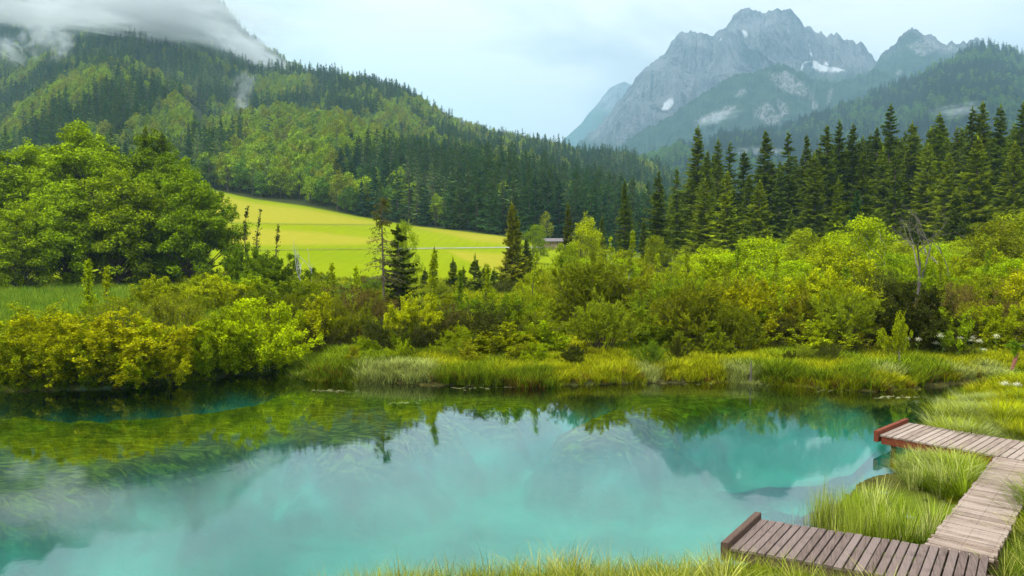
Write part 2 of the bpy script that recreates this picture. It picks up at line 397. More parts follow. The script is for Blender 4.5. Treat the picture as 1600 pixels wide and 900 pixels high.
def ground_mat():
    mt = mat_new('ground_and_lake_bed'); g = MN(mt)
    P = g.pos()
    n1 = g.noise(0.35, 5, 0.6, P); n2 = g.noise(6.0, 3, 0.6, P)
    land = g.ramp(n1, [(0.3, (0.085, 0.105, 0.012)), (0.55, (0.13, 0.17, 0.018)), (0.75, (0.17, 0.16, 0.03))])
    land = g.mix(g.math('MULTIPLY', n2, 0.5), land, (0.07, 0.085, 0.01))
    n3 = g.noise(0.03, 4, 0.6, P); n4 = g.noise(0.9, 5, 0.75, g.scaled(0.35, 0.8, 1))
    mead = g.ramp(n3, [(0.35, (0.17, 0.235, 0.003)), (0.6, (0.215, 0.26, 0.004))])
    mead = g.mix(g.math('MULTIPLY', g.step(n4, 0.40, 0.62), 0.5), mead, (0.17, 0.21, 0.004))
    wv = g.n('ShaderNodeTexWave'); g.L.new(g.scaled(1, 0.35, 1), wv.inputs[0]); wv.inputs['Scale'].default_value = 0.11; wv.inputs['Distortion'].default_value = 2.5; wv.inputs['Detail'].default_value = 3
    mead = g.mix(g.math('MULTIPLY', wv.outputs['Fac'], 0.22), mead, (0.13, 0.185, 0.003))
    mead = g.mix(g.math('MULTIPLY', g.step(g.noise(3.0, 4, 0.8, g.scaled(0.5, 1, 1)), 0.45, 0.65), 0.35), mead, (0.27, 0.27, 0.012))
    tanc = g.ramp(n4, [(0.3, (0.24, 0.235, 0.012)), (0.7, (0.31, 0.275, 0.03))])
    mead = g.mix(g.attr('tan'), mead, tanc)
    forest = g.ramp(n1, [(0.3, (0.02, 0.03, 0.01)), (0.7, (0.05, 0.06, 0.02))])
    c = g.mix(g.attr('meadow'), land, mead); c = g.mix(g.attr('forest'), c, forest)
    # lake bed: pale lime mud, weed beds, dark leaf litter
    b1 = g.noise(0.5, 5, 0.55, P, 0.6); b2 = g.noise(2.2, 5, 0.65, g.scaled(0.55, 1.6, 1), 1.4); b3 = g.noise(9.0, 4, 0.6, g.scaled(0.5, 1.5, 1), 1.0)
    b0 = g.noise(0.16, 3, 0.5, P, 0.1)
    mud = g.ramp(g.math('ADD', g.math('MULTIPLY', b0, 0.65), g.math('MULTIPLY', b1, 0.35)), [(0.36, (0.02, 0.36, 0.27)), (0.68, (0.16, 0.76, 0.60))])
    mud = g.mix(g.attr('silt'), mud, g.ramp(b1, [(0.3, (0.20, 0.215, 0.20)), (0.7, (0.36, 0.37, 0.36))]))
    weed = g.ramp(b2, [(0.3, (0.03, 0.035, 0.004)), (0.48, (0.16, 0.17, 0.006)), (0.66, (0.55, 0.52, 0.015))])
    weed = g.mix(g.math('MULTIPLY', g.step(b3, 0.4, 0.65), 0.5), weed, (0.07, 0.09, 0.008))
    bed = g.mix(g.attr('algae'), mud, weed)
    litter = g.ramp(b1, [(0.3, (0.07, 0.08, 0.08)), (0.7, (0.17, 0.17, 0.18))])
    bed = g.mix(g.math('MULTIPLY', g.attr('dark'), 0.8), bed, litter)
    c = g.mix(g.attr('bed'), c, bed)
    c = g.mix(g.attr('edge'), c, g.ramp(n2, [(0.3, (0.035, 0.03, 0.012)), (0.7, (0.09, 0.085, 0.02))]))
    p = g.princ(c, 1.0, 0.0); g.L.new(g.bump(n2, 0.5, 0.05), p.inputs['Normal']); g.out(p.outputs[0]); return mt
ground = build_ground()

# ------------------------------------------------------------------ water
def build_water():
    mt = mat_new('clear_spring_water'); g = MN(mt)
    P = g.pos()
    h1 = g.noise(1.3, 3, 0.55, g.scaled(1, 0.8, 1)); h2 = g.noise(0.22, 2, 0.5, P)
    h = g.math('ADD', g.math('MULTIPLY', h1, g.math('MULTIPLY', g.step(h2, 0.3, 0.7), 0.0022)), g.math('MULTIPLY', g.noise(5.0, 1, 0.5, P), 0.0003))
    bmp = g.bump(h, 1.0, 1.0)
    fr = g.n('ShaderNodeFresnel'); fr.inputs['IOR'].default_value = 1.78; g.L.new(bmp, fr.inputs['Normal'])
    gl = g.n('ShaderNodeBsdfGlossy'); gl.inputs['Roughness'].default_value = 0.035; g.L.new(bmp, gl.inputs['Normal']); gl.inputs[0].default_value = (0.95, 0.98, 1, 1)
    tr = g.n('ShaderNodeBsdfTransparent')
    mx = g.n('ShaderNodeMixShader'); g.L.new(g.math('MULTIPLY', fr.outputs[0], 1.3, clamp=True), mx.inputs[0]); g.L.new(tr.outputs[0], mx.inputs[1]); g.L.new(gl.outputs[0], mx.inputs[2])
    va = g.n('ShaderNodeVolumeAbsorption'); va.inputs['Color'].default_value = (0.0, 0.962, 0.905, 1); va.inputs['Density'].default_value = 0.46
    g.out(mx.outputs[0], va.outputs[0])
    acc = Acc(); boxv(acc, (-160, -0.5, -4.2), (240, 0, 0), (0, 50, 0), (0, 0, 4.2))
    o = link('water', acc.mesh('water', [mt])); tag(o, kind='structure')
build_water()

# ------------------------------------------------------------------ haze
def build_haze():
    mt = mat_new('valley_haze'); g = MN(mt)
    pv = g.n('ShaderNodeVolumePrincipled'); pv.inputs['Color'].default_value = (0.45, 0.70, 0.88, 1); pv.inputs['Density'].default_value = 0.00017
    pv.inputs['Anisotropy'].default_value = 0.2
    g.out(None, pv.outputs[0])
    acc = Acc(); boxv(acc, (-6500, -6500, -6.5), (13000, 0, 0), (0, 13200, 0), (0, 0, 1406))
    o = link('haze', acc.mesh('haze', [mt])); tag(o, 'thin pale blue air filling the valley and fading the far mountains', 'haze', kind='stuff')
if True: build_haze()

# ------------------------------------------------------------------ far mountains
def mountain(name, pts, R, depth, base, amp, seed, mat, ex=1.0, rock=1.0, nu=520, nv=120, fine=1.0, green=None):
    cu, cz = curve(pts, R)
    us = np.linspace(cu[0], cu[-1], nu); vs = np.concatenate([np.linspace(0, 1, nv), np.linspace(1.02, 1.6, 16)])
    V, U = np.meshgrid(vs, us, indexing='ij')
    zc = np.interp(U, cu, cz); zc = zc + (fbm(U*220, 0*U, seed, 3, seed)-0.5)*amp*0.16*fine
    vv = np.clip(V, 0, 1)
    z = base + (zc-base)*vv**ex
    z = np.where(V > 1, zc-(V-1)*depth*1.3, z)
    y = R - depth*(1-V)
    xw = U*R
    k = np.sin(np.pi*np.clip(vv, 0, 1))**0.6
    warp = fbm(xw/400, z/400, 0, 3, seed+9)*2
    rib = ridged(xw/330+warp*0.8, z/1500, 0, 5, seed, 0.58)-0.5
    lump = fbm(xw/500, z/300, 0, 5, seed+3)-0.5
    y2 = y - (rib*1.9 + lump*1.2)*amp*k*(depth/600)
    x2 = U*y2
    zz = z + (ridged(xw/170, z/160, 2, 5, seed+5, .6)-0.5)*amp*0.5*k
    nvt = len(vs); i, j = np.meshgrid(np.arange(nvt-1), np.arange(nu-1), indexing='ij')
    Q = np.stack([i*nu+j, i*nu+j+1, (i+1)*nu+j+1, (i+1)*nu+j], -1).reshape(-1, 4)
    X, Y, Z = x2.ravel(), y2.ravel(), zz.ravel()
    px, py = project(X, Y, Z)
    gr = np.ones(X.shape)
    if green is not None:
        line = np.interp(px, [p[0] for p in green], [p[1] for p in green])
        gr = sstep(-14, 14, py - line + 60*(fbm(xw.ravel()/160, z.ravel()/420, 0, 4, seed+7)-0.5))
    sn = np.zeros(X.shape)
    for T in SNOW.get(name, []): sn = np.maximum(sn, 1-sstep(-1.2, 1.2, sdf(px, py, T)+0.9+4*(fbm(px/5, py/5, 0, 3, 1)-.5)))
    sc = np.zeros(X.shape)
    for T in SCREE.get(name, []): sc = np.maximum(sc, 1-sstep(-3, 3, sdf(px, py, T)+14*(fbm(px/14, py/14, 0, 3, 2)-.5)))
    me = quad_mesh('mountain', np.stack([X, Y, Z], 1), Q, [mat], {'green': gr, 'snow': sn, 'scree': sc}, smooth=(green is None))
    o = link(name, me); tag(o, kind='structure'); return o, (U, y2, zz)
SNOW = {'rocky_mountain': [[(1158, 45), (1168, 50), (1170, 57), (1164, 58)], [(1264, 70), (1268, 85), (1272, 92), (1267, 90)], [(1252, 98), (1266, 94), (1270, 97), (1258, 99), (1254, 110), (1250, 112)],
                           [(1270, 93), (1284, 100), (1300, 104), (1320, 108), (1322, 112), (1300, 113), (1282, 113), (1268, 106)], [(1290, 96), (1296, 101), (1294, 106), (1288, 99)], [(1142, 42), (1147, 45), (1144, 46)],
                           [(1036, 160), (1052, 151), (1053, 162), (1044, 172), (1034, 173)], [(1125, 58), (1128, 60), (1125, 66)], [(1313, 104), (1322, 94), (1316, 104)]]}
SCREE = {'rocky_spur': [[(1200, 115), (1228, 110), (1245, 122), (1262, 140), (1258, 152), (1236, 150), (1210, 132)], [(1190, 160), (1200, 158), (1212, 172), (1222, 195), (1206, 196), (1190, 190), (1176, 184), (1180, 172)],
                        [(1212, 156), (1230, 160), (1234, 180), (1218, 184)], [(1262, 134), (1270, 150), (1278, 168), (1272, 168), (1264, 152)], [(1296, 136), (1300, 145), (1294, 165), (1292, 150)], [(1155, 140), (1164, 143), (1156, 150), (1150, 148)],
                        [(1085, 190), (1130, 170), (1150, 166), (1140, 180), (1100, 196)]],
         'second_mountain': [[(1420, 70), (1450, 60), (1470, 75), (1450, 86), (1430, 85)], [(1376, 120), (1380, 130), (1368, 140), (1364, 130)], [(1400, 118), (1405, 112), (1392, 130), (1385, 132)], [(1470, 70), (1500, 70), (1495, 80), (1475, 82)]]}
def mountain_mat(name, rock1, rock2, gr1, gr2, sc=1.0):
    mt = mat_new(name); g = MN(mt); P = g.pos()
    v = g.scaled(1, 1, 0.3)
    n1 = g.noise(0.006*sc, 6, 0.65, v, 0.5); n2 = g.noise(0.045*sc, 8, 0.85, v, 1.5)
    rk = g.ramp(g.math('ADD', g.math('MULTIPLY', n1, 0.4), g.math('MULTIPLY', n2, 0.6)), [(0.42, rock1), (0.56, rock2)])
    n3 = g.noise(0.02*sc, 6, 0.75, P)
    gn = g.ramp(n3, [(0.35, gr1), (0.65, gr2)])
    c = g.mix(g.attr('green'), rk, gn)
    c = g.mix(g.math('MULTIPLY', g.attr('scree'), g.step(n2, 0.44, 0.56)), c, (0.40, 0.38, 0.37))
    c = g.mix(g.attr('snow'), c, (0.9, 0.92, 0.95))
    p = g.princ(c, 1.0, 0.0); g.L.new(g.bump(g.math('ADD', n2, g.math('MULTIPLY', n3, 0.5)), 1.0, 40.0), p.inputs['Normal']); g.out(p.outputs[0]); return mt
MM1 = mountain_mat('limestone_face', (0.03, 0.035, 0.045), (0.29, 0.28, 0.29), (0.018, 0.06, 0.032), (0.07, 0.13, 0.06))
MM4 = mountain_mat('wooded_slope', (0.1, 0.1, 0.1), (0.25, 0.25, 0.25), (0.02, 0.07, 0.025), (0.07, 0.15, 0.04), 2.0)
mountain('distant_mountain', [(780, 330), (850, 262), (880, 218), (905, 196), (930, 165), (950, 141), (962, 132), (975, 128), (1000, 135), (1060, 150), (1200, 200)], 5600, 1500, -60, 120, 11, MM1, green=[(0, 175), (1600, 175)])
mountain('rocky_mountain', [(820, 330), (865, 268), (892, 236), (906, 222), (925, 205), (942, 190), (965, 160), (986, 134), (1000, 113), (1012, 104), (1030, 91), (1042, 78), (1050, 64), (1058, 53), (1068, 49), (1080, 49), (1100, 52), (1112, 57),
          (1124, 48), (1134, 42), (1142, 30), (1150, 22), (1157, 14), (1166, 12), (1178, 17), (1190, 19), (1203, 17), (1215, 14), (1226, 16), (1237, 15), (1244, 24), (1252, 34), (1257, 41), (1266, 40), (1276, 51),
          (1284, 50), (1292, 58), (1298, 53), (1308, 52), (1318, 62), (1328, 60), (1338, 68), (1346, 66), (1355, 77), (1364, 90), (1372, 99), (1385, 110), (1410, 140), (1450, 190), (1500, 250)],
         3600, 900, 0, 150, 21, MM1, nu=700, nv=170, ex=0.85, green=[(880, 205), (940, 235), (1010, 200), (1060, 178), (1140, 140), (1250, 118), (1340, 112), (1380, 108)])
mountain('second_mountain', [(1300, 190), (1340, 130), (1366, 105), (1378, 83), (1390, 74), (1400, 68), (1406, 56), (1416, 50), (1426, 44), (1432, 44), (1442, 55), (1452, 54), (1462, 57), (1472, 68), (1480, 70), (1488, 63), (1494, 70), (1504, 66),
          (1512, 66), (1520, 60), (1530, 58), (1535, 68), (1550, 80), (1600, 100), (1750, 160)], 3150, 750, 0, 130, 33, MM1, ex=0.9, green=[(1360, 92), (1400, 78), (1430, 62), (1455, 84), (1500, 82), (1540, 75)])
mountain('rocky_spur', [(840, 330), (900, 262), (930, 245), (960, 232), (1000, 205), (1040, 185), (1080, 158), (1110, 138), (1140, 122), (1165, 113), (1190, 108), (1205, 100), (1225, 100), (1240, 106), (1260, 118), (1280, 125), (1310, 128), (1340, 118), (1368, 110),
          (1400, 118), (1450, 150), (1560, 220)], 2700, 620, 0, 150, 45, MM1, ex=0.95, green=[(0, -900), (1600, -900)])
_, M4 = mountain('wooded_mountain', [(q0, q1+9) for q0, q1 in [(820, 330), (950, 255), (1020, 236), (1080, 222), (1150, 206), (1200, 198), (1240, 188), (1280, 176), (1310, 163), (1345, 147), (1370, 136), (1400, 126), (1430, 112), (1460, 96), (1480, 88), (1500, 80), (1515, 73), (1535, 68), (1560, 67),
          (1580, 71), (1600, 78), (1680, 110), (1800, 180), (2100, 300)]], 1900, 850, 0, 130, 57, MM4, ex=0.95, nu=600, nv=130, green=[(0, -900), (1600, -900)])
# ------------------------------------------------------------------ plant builders (each returns crown and trunk meshes)
def rng(s): return np.random.default_rng(s)
def make_spruce(seed, h=26.0, rb=3.2, bare=0.12, ds=0.5, nb=8, S_=9, dens=1.0, droop=0.3, jag=0.35, wood=True, lod=1.0, thin=1.0, combined=False):
    r = rng(seed); acc = Acc(); wd = Acc()
    z0 = h*bare; zs = []; z = z0
    while z < h-0.25: zs.append(z); z += ds*(0.75+0.5*r.random())*(1.0 if z < h*0.85 else 0.7)
    zs = np.array(zs); f = (h-zs)/(h-z0)
    Lw = rb*(0.03+0.97*f**0.78)*np.minimum(1, 0.55+(1-f)*4.0)
    B = np.repeat(np.arange(len(zs)), nb); nB = len(B)
    az = r.random(nB)*2*np.pi; keep = r.random(nB) < dens*(0.75+0.25*np.sin(az*2+zs[B]*0.7))
    B = B[keep]; az = az[keep]; nB = len(B)
    side = 1+0.22*np.sin(az+seed)+0.15*np.sin(2*az+zs[B]*0.5)
    Lb = Lw[B]*(1-jag+2*jag*r.random(nB)**0.8)*side; zb = zs[B]+(r.random(nB)-0.5)*ds*0.8
    fb = f[B]
    up = 0.55-0.95*fb**0.6 + (r.random(nB)-.5)*0.25            # initial rise near the top, fall near the foot
    dirx, diry = np.cos(az), np.sin(az)
    def on(t):   # t (k,) -> points nB,k,3
        rr = Lb[:, None]*t; zz = zb[:, None] + Lb[:, None]*(up[:, None]*t*0.6 - droop*1.3*t*(1-t)*fb[:, None] + 0.10*t**3)
        return np.stack([rr*dirx[:, None], rr*diry[:, None], zz], -1)
    t = (np.arange(S_)+0.6)/S_; P = on(t); Pn = on(t+0.02); ax = unit(Pn-P)
    nS = S_; sd3 = np.stack([-diry, dirx, 0*dirx], -1)[:, None]*np.ones((1, nS, 1))
    btone = r.random(nB)*0.5
    for sgn in (-1, 1, 0):
        jit = (r.random((nB, nS, 3))-.5)
        if sgn: D = unit(ax*0.85+sd3*sgn*(0.75)+jit*0.5+np.array([0, 0, -0.22]))
        else: D = unit(ax*0.35+jit*0.6+np.array([0, 0, -0.9])*droop*2.2)
        ln = (0.42*Lb[:, None]*(1.05-0.75*t)+0.07+0.15*fb[:, None])*(0.6+0.7*r.random((nB, nS)))
        if not sgn: ln = ln*0.55+0.12
        ln = np.minimum(ln, 1.25*thin)
        Wd = unit(np.cross(D, np.array([0, 0, 1.0])+jit*0.9))*(0.055+0.075*ln[..., None])*(1.5/lod)
        tn = np.clip(btone[:, None]+0.45*r.random((nB, nS))+0.12*t, 0, 1)
        leaf_quads(acc, P.reshape(-1, 3), (D*ln[..., None]).reshape(-1, 3), Wd.reshape(-1, 3), tn.ravel())
    # branch tips and the leader
    Pt = on(np.array([0.62]))[:, 0]; D = on(np.array([1.06]))[:, 0]-Pt
    leaf_quads(acc, Pt, D, unit(np.cross(D, [0, 0, 1.0]))*(0.10/lod), np.clip(btone+.35, 0, 1))
    for q in range(5):
        a = q*1.26; p = np.array([[0, 0, h-0.9+0.1*q]]); leaf_quads(acc, p, np.array([[0.12*math.cos(a), 0.12*math.sin(a), 0.95]]), np.array([[-0.07*math.sin(a), 0.07*math.cos(a), 0]]), np.array([.6]))
    tr = acc if combined else wd
    mt = 1 if combined else 0
    hs = np.linspace(0, 1, 9)
    tube(tr, np.stack([0.05*np.sin(hs*5+seed), 0.05*np.cos(hs*4), hs*(h-0.3)-0.3], 1), 0.014*h*(1-hs)**0.85*(0.9)+0.015, 6, 0.5, mt)
    if wood:
        for b in range(0, nB, 1 if lod >= 1 else 3):
            q = on(np.array([0, .35, .75]))[b]; tube(tr, q, np.array([.045, .03, .012])*(0.5+0.5*fb[b]), 3, 0.4, mt)
        if bare > 0.03:
            for b in range(int(26*bare/0.12)):   # dead snags below the green crown
                a = r.random()*6.28; zz = z0*r.random()*0.95+0.4; l = 0.4+r.random()*1.4
                tube(tr, [(0, 0, zz), (l*.6*math.cos(a), l*.6*math.sin(a), zz-.05*l), (l*math.cos(a), l*math.sin(a), zz-.3*l)], [.03, .02, .006], 3, 0.3, mt)
    if combined: return acc.mesh('spruce_tree', [M_NEEDLE, M_SPRUCE_BARK])
    return acc.mesh('spruce_crown', [M_NEEDLE]), wd.mesh('spruce_trunk', [M_SPRUCE_BARK])

def blob_leaves(acc, r, c, rad, n, ls, shape=(1, 1, 0.75), flat=0.35, tone0=0.0):
    """leaves through one clump; leaf planes mostly face outward and up"""
    d = unit(r.normal(size=(n, 3))); q = r.random(n)**0.33
    # uneven outline
    q = q*(0.72+0.4*vnoise(d[:, 0]*2.3+c[0], d[:, 1]*2.3+c[1], d[:, 2]*2.3+c[2], 3))*1.1
    P = c + d*q[:, None]*rad*np.array(shape)
    nrm = unit(d*0.6+np.array([0, 0, 0.75])+r.normal(size=(n, 3))*flat*1.6)
    D = unit(np.cross(nrm, unit(r.normal(size=(n, 3)))))
    W = np.cross(nrm, D); l = ls*(0.6+0.8*r.random(n))
    D = D*l[:, None] + np.array([0, 0, -0.15])*l[:, None]
    leaf_quads(acc, P, D, W*(l*0.34)[:, None], np.clip(tone0+0.75*r.random(n), 0, 1))
def make_broadleaf(seed, h=18.0, rc=6.0, z0=0.12, clumps=90, per=330, ls=0.30, cr=(0.9, 1.9), stems=1, trunk_r=None, top=0.55, combined=False, gap=1.0, barkm=None, sep=0.62):
    r = rng(seed); acc = Acc(); wd = Acc(); tr = acc if combined else wd; mt = 1 if combined else 0
    tr_r = trunk_r or 0.018*h
    C = []
    tries = 0
    ph = r.random(4)*6.28
    while len(C) < clumps and tries < 6000:
        tries += 1
        d = unit(r.normal(size=3)); q = r.random()**0.33
        s = np.array([d[0], d[1], d[2]])*q
        a = math.atan2(s[1], s[0])
        lob = 1+0.22*math.sin(2*a+ph[0])+0.14*math.sin(3*a+ph[1]+s[2]*2)+0.12*math.sin(5*a+ph[2]-s[2]*3)
        zz = h*(z0+(1-z0)*(0.5+0.5*s[2])); zf = (zz/h-z0)/(1-z0)
        wz = (math.sin(math.pi*min(1, zf**(0.5+0.45*top)))**0.55) if zf < 1 else 0
        hr = math.hypot(s[0], s[1])/max(math.sqrt(max(1-s[2]**2, .02)), .1)
        p = np.array([math.cos(a), math.sin(a), 0])*rc*lob*hr*wz; p[2] = zz
        rad = cr[0]+(cr[1]-cr[0])*r.random()
        if hr < 0.35 and zf < 0.75 and r.random() < 0.75*gap: continue
        if any(np.linalg.norm(p-c0) < sep*min(rad, r0)+0.25*cr[0] for c0, r0 in C): continue
        p[2] = min(p[2], h-rad*0.6); C.append((p, rad))
    for p, rad in C:
        blob_leaves(acc, r, p, rad, int(per*(rad/cr[1])**2*(0.7+0.6*r.random())), ls, (1, 1, 0.62), tone0=0.25*r.random())
        # short sprays that break the outline
        for k in range(3):
            d = unit(r.normal(size=3)+np.array([0, 0, .4])); blob_leaves(acc, r, p+d*rad*0.95, rad*0.38, int(per*0.06)+3, ls, (1, 1, .8), tone0=0.25*r.random())
    bases = [(np.zeros(3), h*0.62)] if stems == 1 else [(np.array([0.35*math.cos(k*6.28/stems), .35*math.sin(k*6.28/stems), 0]), h*0.6) for k in range(stems)]
    tops = []
    for k, (b, hh) in enumerate(bases):
        lean = np.array([0.0, 0.0]) if stems == 1 else b[:2]*rc*0.9
        t = np.linspace(0, 1, 8)
        pts = np.stack([b[0]+lean[0]*t+0.03*h*np.sin(t*5+k+seed)*t, b[1]+lean[1]*t+0.03*h*np.cos(t*4+k)*t, -0.2+t*(hh+.2)], 1)
        rr = tr_r*(1-0.75*t)/(stems**0.5); tube(tr, pts, rr, 6, .5, mt); tops.append((pts, rr))
    for p, rad in C[::1]:
        pts, rr = tops[r.integers(len(tops))] if stems > 1 else tops[0]
        k = int(np.clip((p[2]*0.72-0.5*math.hypot(p[0], p[1]))/(h*0.62)*7, 1, 6)); a = pts[k]
        mid = (a+p)/2+np.array([0, 0, 0.06*h*(r.random()-.1)])+r.normal(size=3)*0.02*h
        tube(tr, [a, mid, p], [rr[k]*0.5, rr[k]*0.28, 0.012+rr[k]*.04], 4, .4, mt)
    bm = barkm or M_BARK
    if combined: return acc.mesh('broadleaf_tree', [M_LEAF, bm])
    return acc.mesh('broadleaf_crown', [M_LEAF]), wd.mesh('broadleaf_trunk', [bm])

def bounds(me):
    V = np.empty(len(me.vertices)*3, np.float32); me.vertices.foreach_get('co', V); V = V.reshape(-1, 3)
    return float(np.percentile(V[:, 2], 98.5)), 2*float(np.percentile(np.hypot(V[:, 0], V[:, 1]), 93))
def make_shrub(seed, R=1.8, H=2.6, stems=34, twigs=15, leaves=28, ll=0.085, lw=0.30, spread=1.0, low=0.2, jit=0.10, upright=0.5, rough=0.25, stray=0.75):
    """many stems from one foot, arching out to an uneven dome, leafy twigs along them"""
    r = rng(seed); acc = Acc(); wd = Acc(); ph = r.random(3)*6.28
    for s in range(stems):
        a = r.random()*2*np.pi; q = (r.random())**0.6; el = math.acos(min(1, q*0.985))  # q: how far out
        lob = 1+rough*math.sin(2*a+ph[0])+rough*0.7*math.sin(3*a+ph[1])+rough*0.5*(r.random()-.5)*2
        tip = np.array([math.cos(a)*q*R*lob, math.sin(a)*q*R*lob, H*(0.16+0.84*math.sqrt(max(0, 1-q*q*0.93)))*(0.82+0.3*r.random()*(1+rough))])
        b = np.array([math.cos(a)*0.16*R*q*2, math.sin(a)*0.16*R*q*2, -0.05])
        t = np.linspace(0, 1, 7)[:, None]
        bow = np.array([tip[0]-b[0], tip[1]-b[1], 0])*(-0.22*upright)
        pts = b+(tip-b)*t+bow*np.sin(np.pi*t)+r.normal(size=(7, 3))*0.015*H*t
        tube(wd, pts, (0.022*(H/2.6)*(1-t[:, 0])+0.004), 3, .5)
        n = twigs; tt = low+(1-low)*r.random(n)**0.8; ip = np.stack([np.interp(tt, t[:, 0], pts[:, k]) for k in range(3)], 1)
        out_ = unit(ip-np.array([0, 0, H*0.25])); dv = unit(out_*0.7+r.normal(size=(n, 3))*0.65+np.array([0, 0, upright*0.8])); ln = (0.16+0.26*r.random(n))*H*0.55*(1-0.35*tt)
        ends = ip+dv*ln[:, None]
        for k in range(0, n, 2): tube(wd, [ip[k], ends[k]], [0.006, 0.002], 3, .4)
        m_ = leaves; u_ = r.random((n, m_))**0.75
        P = ip[:, None]+dv[:, None]*(ln[:, None]*u_)[..., None]+r.normal(size=(n, m_, 3))*jit*0.45
        D = unit(dv[:, None]*0.9+r.normal(size=(n, m_, 3))*stray+np.array([0, 0, 0.1]))
        W = unit(np.cross(D, r.normal(size=(n, m_, 3)))); l = ll*(0.6+0.8*r.random((n, m_)))
        tn = np.clip(0.2*r.random(n)[:, None]+0.75*r.random((n, m_)), 0, 1)
        leaf_quads(acc, P.reshape(-1, 3), (D*l[..., None]).reshape(-1, 3), (W*(l*lw)[..., None]).reshape(-1, 3), tn.ravel())
    return acc.mesh('shrub_leaves', [M_LEAF]), wd.mesh('shrub_stems', [M_BARK])

def make_dead(seed, h=8.0, levels=4, r0=0.14, spread=0.55, forks=(2, 3), m=None, lean=0.05):
    r = rng(seed); acc = Acc(); tr = Acc()
    def grow(p, d, l, rad, lv, a_):
        n = 6; pts = [p]; dd = d
        for i in range(n-1):
            dd = unit(dd+r.normal(size=3)*0.13+np.array([0, 0, .05])); pts.append(pts[-1]+dd*l/(n-1))
        tube(a_, pts, np.linspace(rad, rad*0.5, n), 6 if lv == 0 else 4, .5)
        if lv >= levels: return
        for k in range(r.integers(forks[0], forks[1]+1)):
            i = n-1 if k < 2 else r.integers(2, n-1)
            nd = unit(dd+r.normal(size=3)*spread+np.array([0, 0, .12])); grow(np.array(pts[i]), nd, l*(0.55+0.3*r.random()), rad*0.5*(0.8 if k else 1), lv+1, acc)
    grow(np.array([0, 0, -0.2]), unit(np.array([lean, 0, 1.0])), h*0.42, r0, 0, tr)
    return acc.mesh('dead_branches', [m or M_DEAD]), tr.mesh('dead_trunk', [m or M_DEAD])
def make_sapling(seed, h=6.0, r0=0.045, n=46, leaves=16, ll=0.10, bl=0.22, bark=None, low=0.25, lean=0.03, spread=1.0):
    """thin pole with short ascending leafy twigs"""
    r = rng(seed); acc = Acc(); wd = Acc(); t = np.linspace(0, 1, 10)
    pts = np.stack([lean*h*t**2+0.02*h*np.sin(t*6+seed)*t, 0.02*h*np.cos(t*5)*t, -0.2+(h+.2)*t], 1)
    tube(wd, pts, r0*(1-t)**0.8+0.006, 5)
    for k in range(n):
        q = low+(1-low)*r.random(); p = np.array([np.interp(q, t, pts[:, i]) for i in range(3)])
        a = r.random()*6.28; l = bl*h*(1.05-q)*(0.6+0.7*r.random())*spread; d = unit(np.array([math.cos(a), math.sin(a), 0.75+0.6*r.random()]))
        e = p+d*l; tube(wd, [p, (p+e)/2+np.array([0, 0, -.03*l]), e], [0.012, .008, .003], 3)
        u_ = 0.15+0.85*r.random(leaves); P = p+(e-p)*u_[:, None]+r.normal(size=(leaves, 3))*0.07
        D = unit(r.normal(size=(leaves, 3))+d*.4); W = unit(np.cross(D, r.normal(size=(leaves, 3)))); l_ = ll*(.6+.8*r.random(leaves))
        leaf_quads(acc, P, D*l_[:, None], W*(l_*.36)[:, None], r.random(leaves)*0.9)
    return acc.mesh('sapling_leaves', [M_LEAF]), wd.mesh('sapling_trunk', [bark or M_BARK])
def make_tuft(seed, n=70, R=0.16, h=0.65, w=0.008, bend=0.45, segs=4, spread=0.55, erect=0.0):
    r = rng(seed); acc = Acc()
    a = r.random(n)*6.28; q = r.random(n)**0.5; b = np.stack([np.cos(a)*q*R, np.sin(a)*q*R, 0*a-0.05], 1)
    a2 = a+r.normal(size=n)*0.5; ln = h*(0.55+0.6*r.random(n)); out_ = (0.12+spread*q*(0.4+0.8*r.random(n)))*(1-erect)+erect*0.08*r.normal(size=n)
    dx, dy = np.cos(a2), np.sin(a2); sx, sy = -dy, dx; bd = bend*(0.4+1.0*r.random(n))*(1-erect*0.7)
    t = np.linspace(0, 1, segs+1)[None, :]
    rr = ln[:, None]*(out_[:, None]*t+bd[:, None]*t**2.4*0.8); zz = ln[:, None]*(t*(1-0.12*bd[:, None])-0.42*bd[:, None]*t**3)
    C = np.stack([b[:, 0:1]+rr*dx[:, None], b[:, 1:2]+rr*dy[:, None], b[:, 2:3]+zz], -1)
    wv = w*(0.6+0.8*r.random(n))[:, None]*(1.02-t**1.5); Wd = np.stack([sx[:, None]*wv, sy[:, None]*wv, 0*wv], -1)
    V = np.stack([C-Wd, C+Wd], 2).reshape(-1, 3); k = segs+1
    i, j = np.meshgrid(np.arange(n), np.arange(segs), indexing='ij'); o = i*k*2+j*2
    Q = np.stack([o, o+1, o+3, o+2], -1).reshape(-1, 4)
    acc.add(V, Q, np.repeat(np.clip(r.random(n), 0, 1), 2*k)); return acc.mesh('grass_tuft', [M_GRASS])

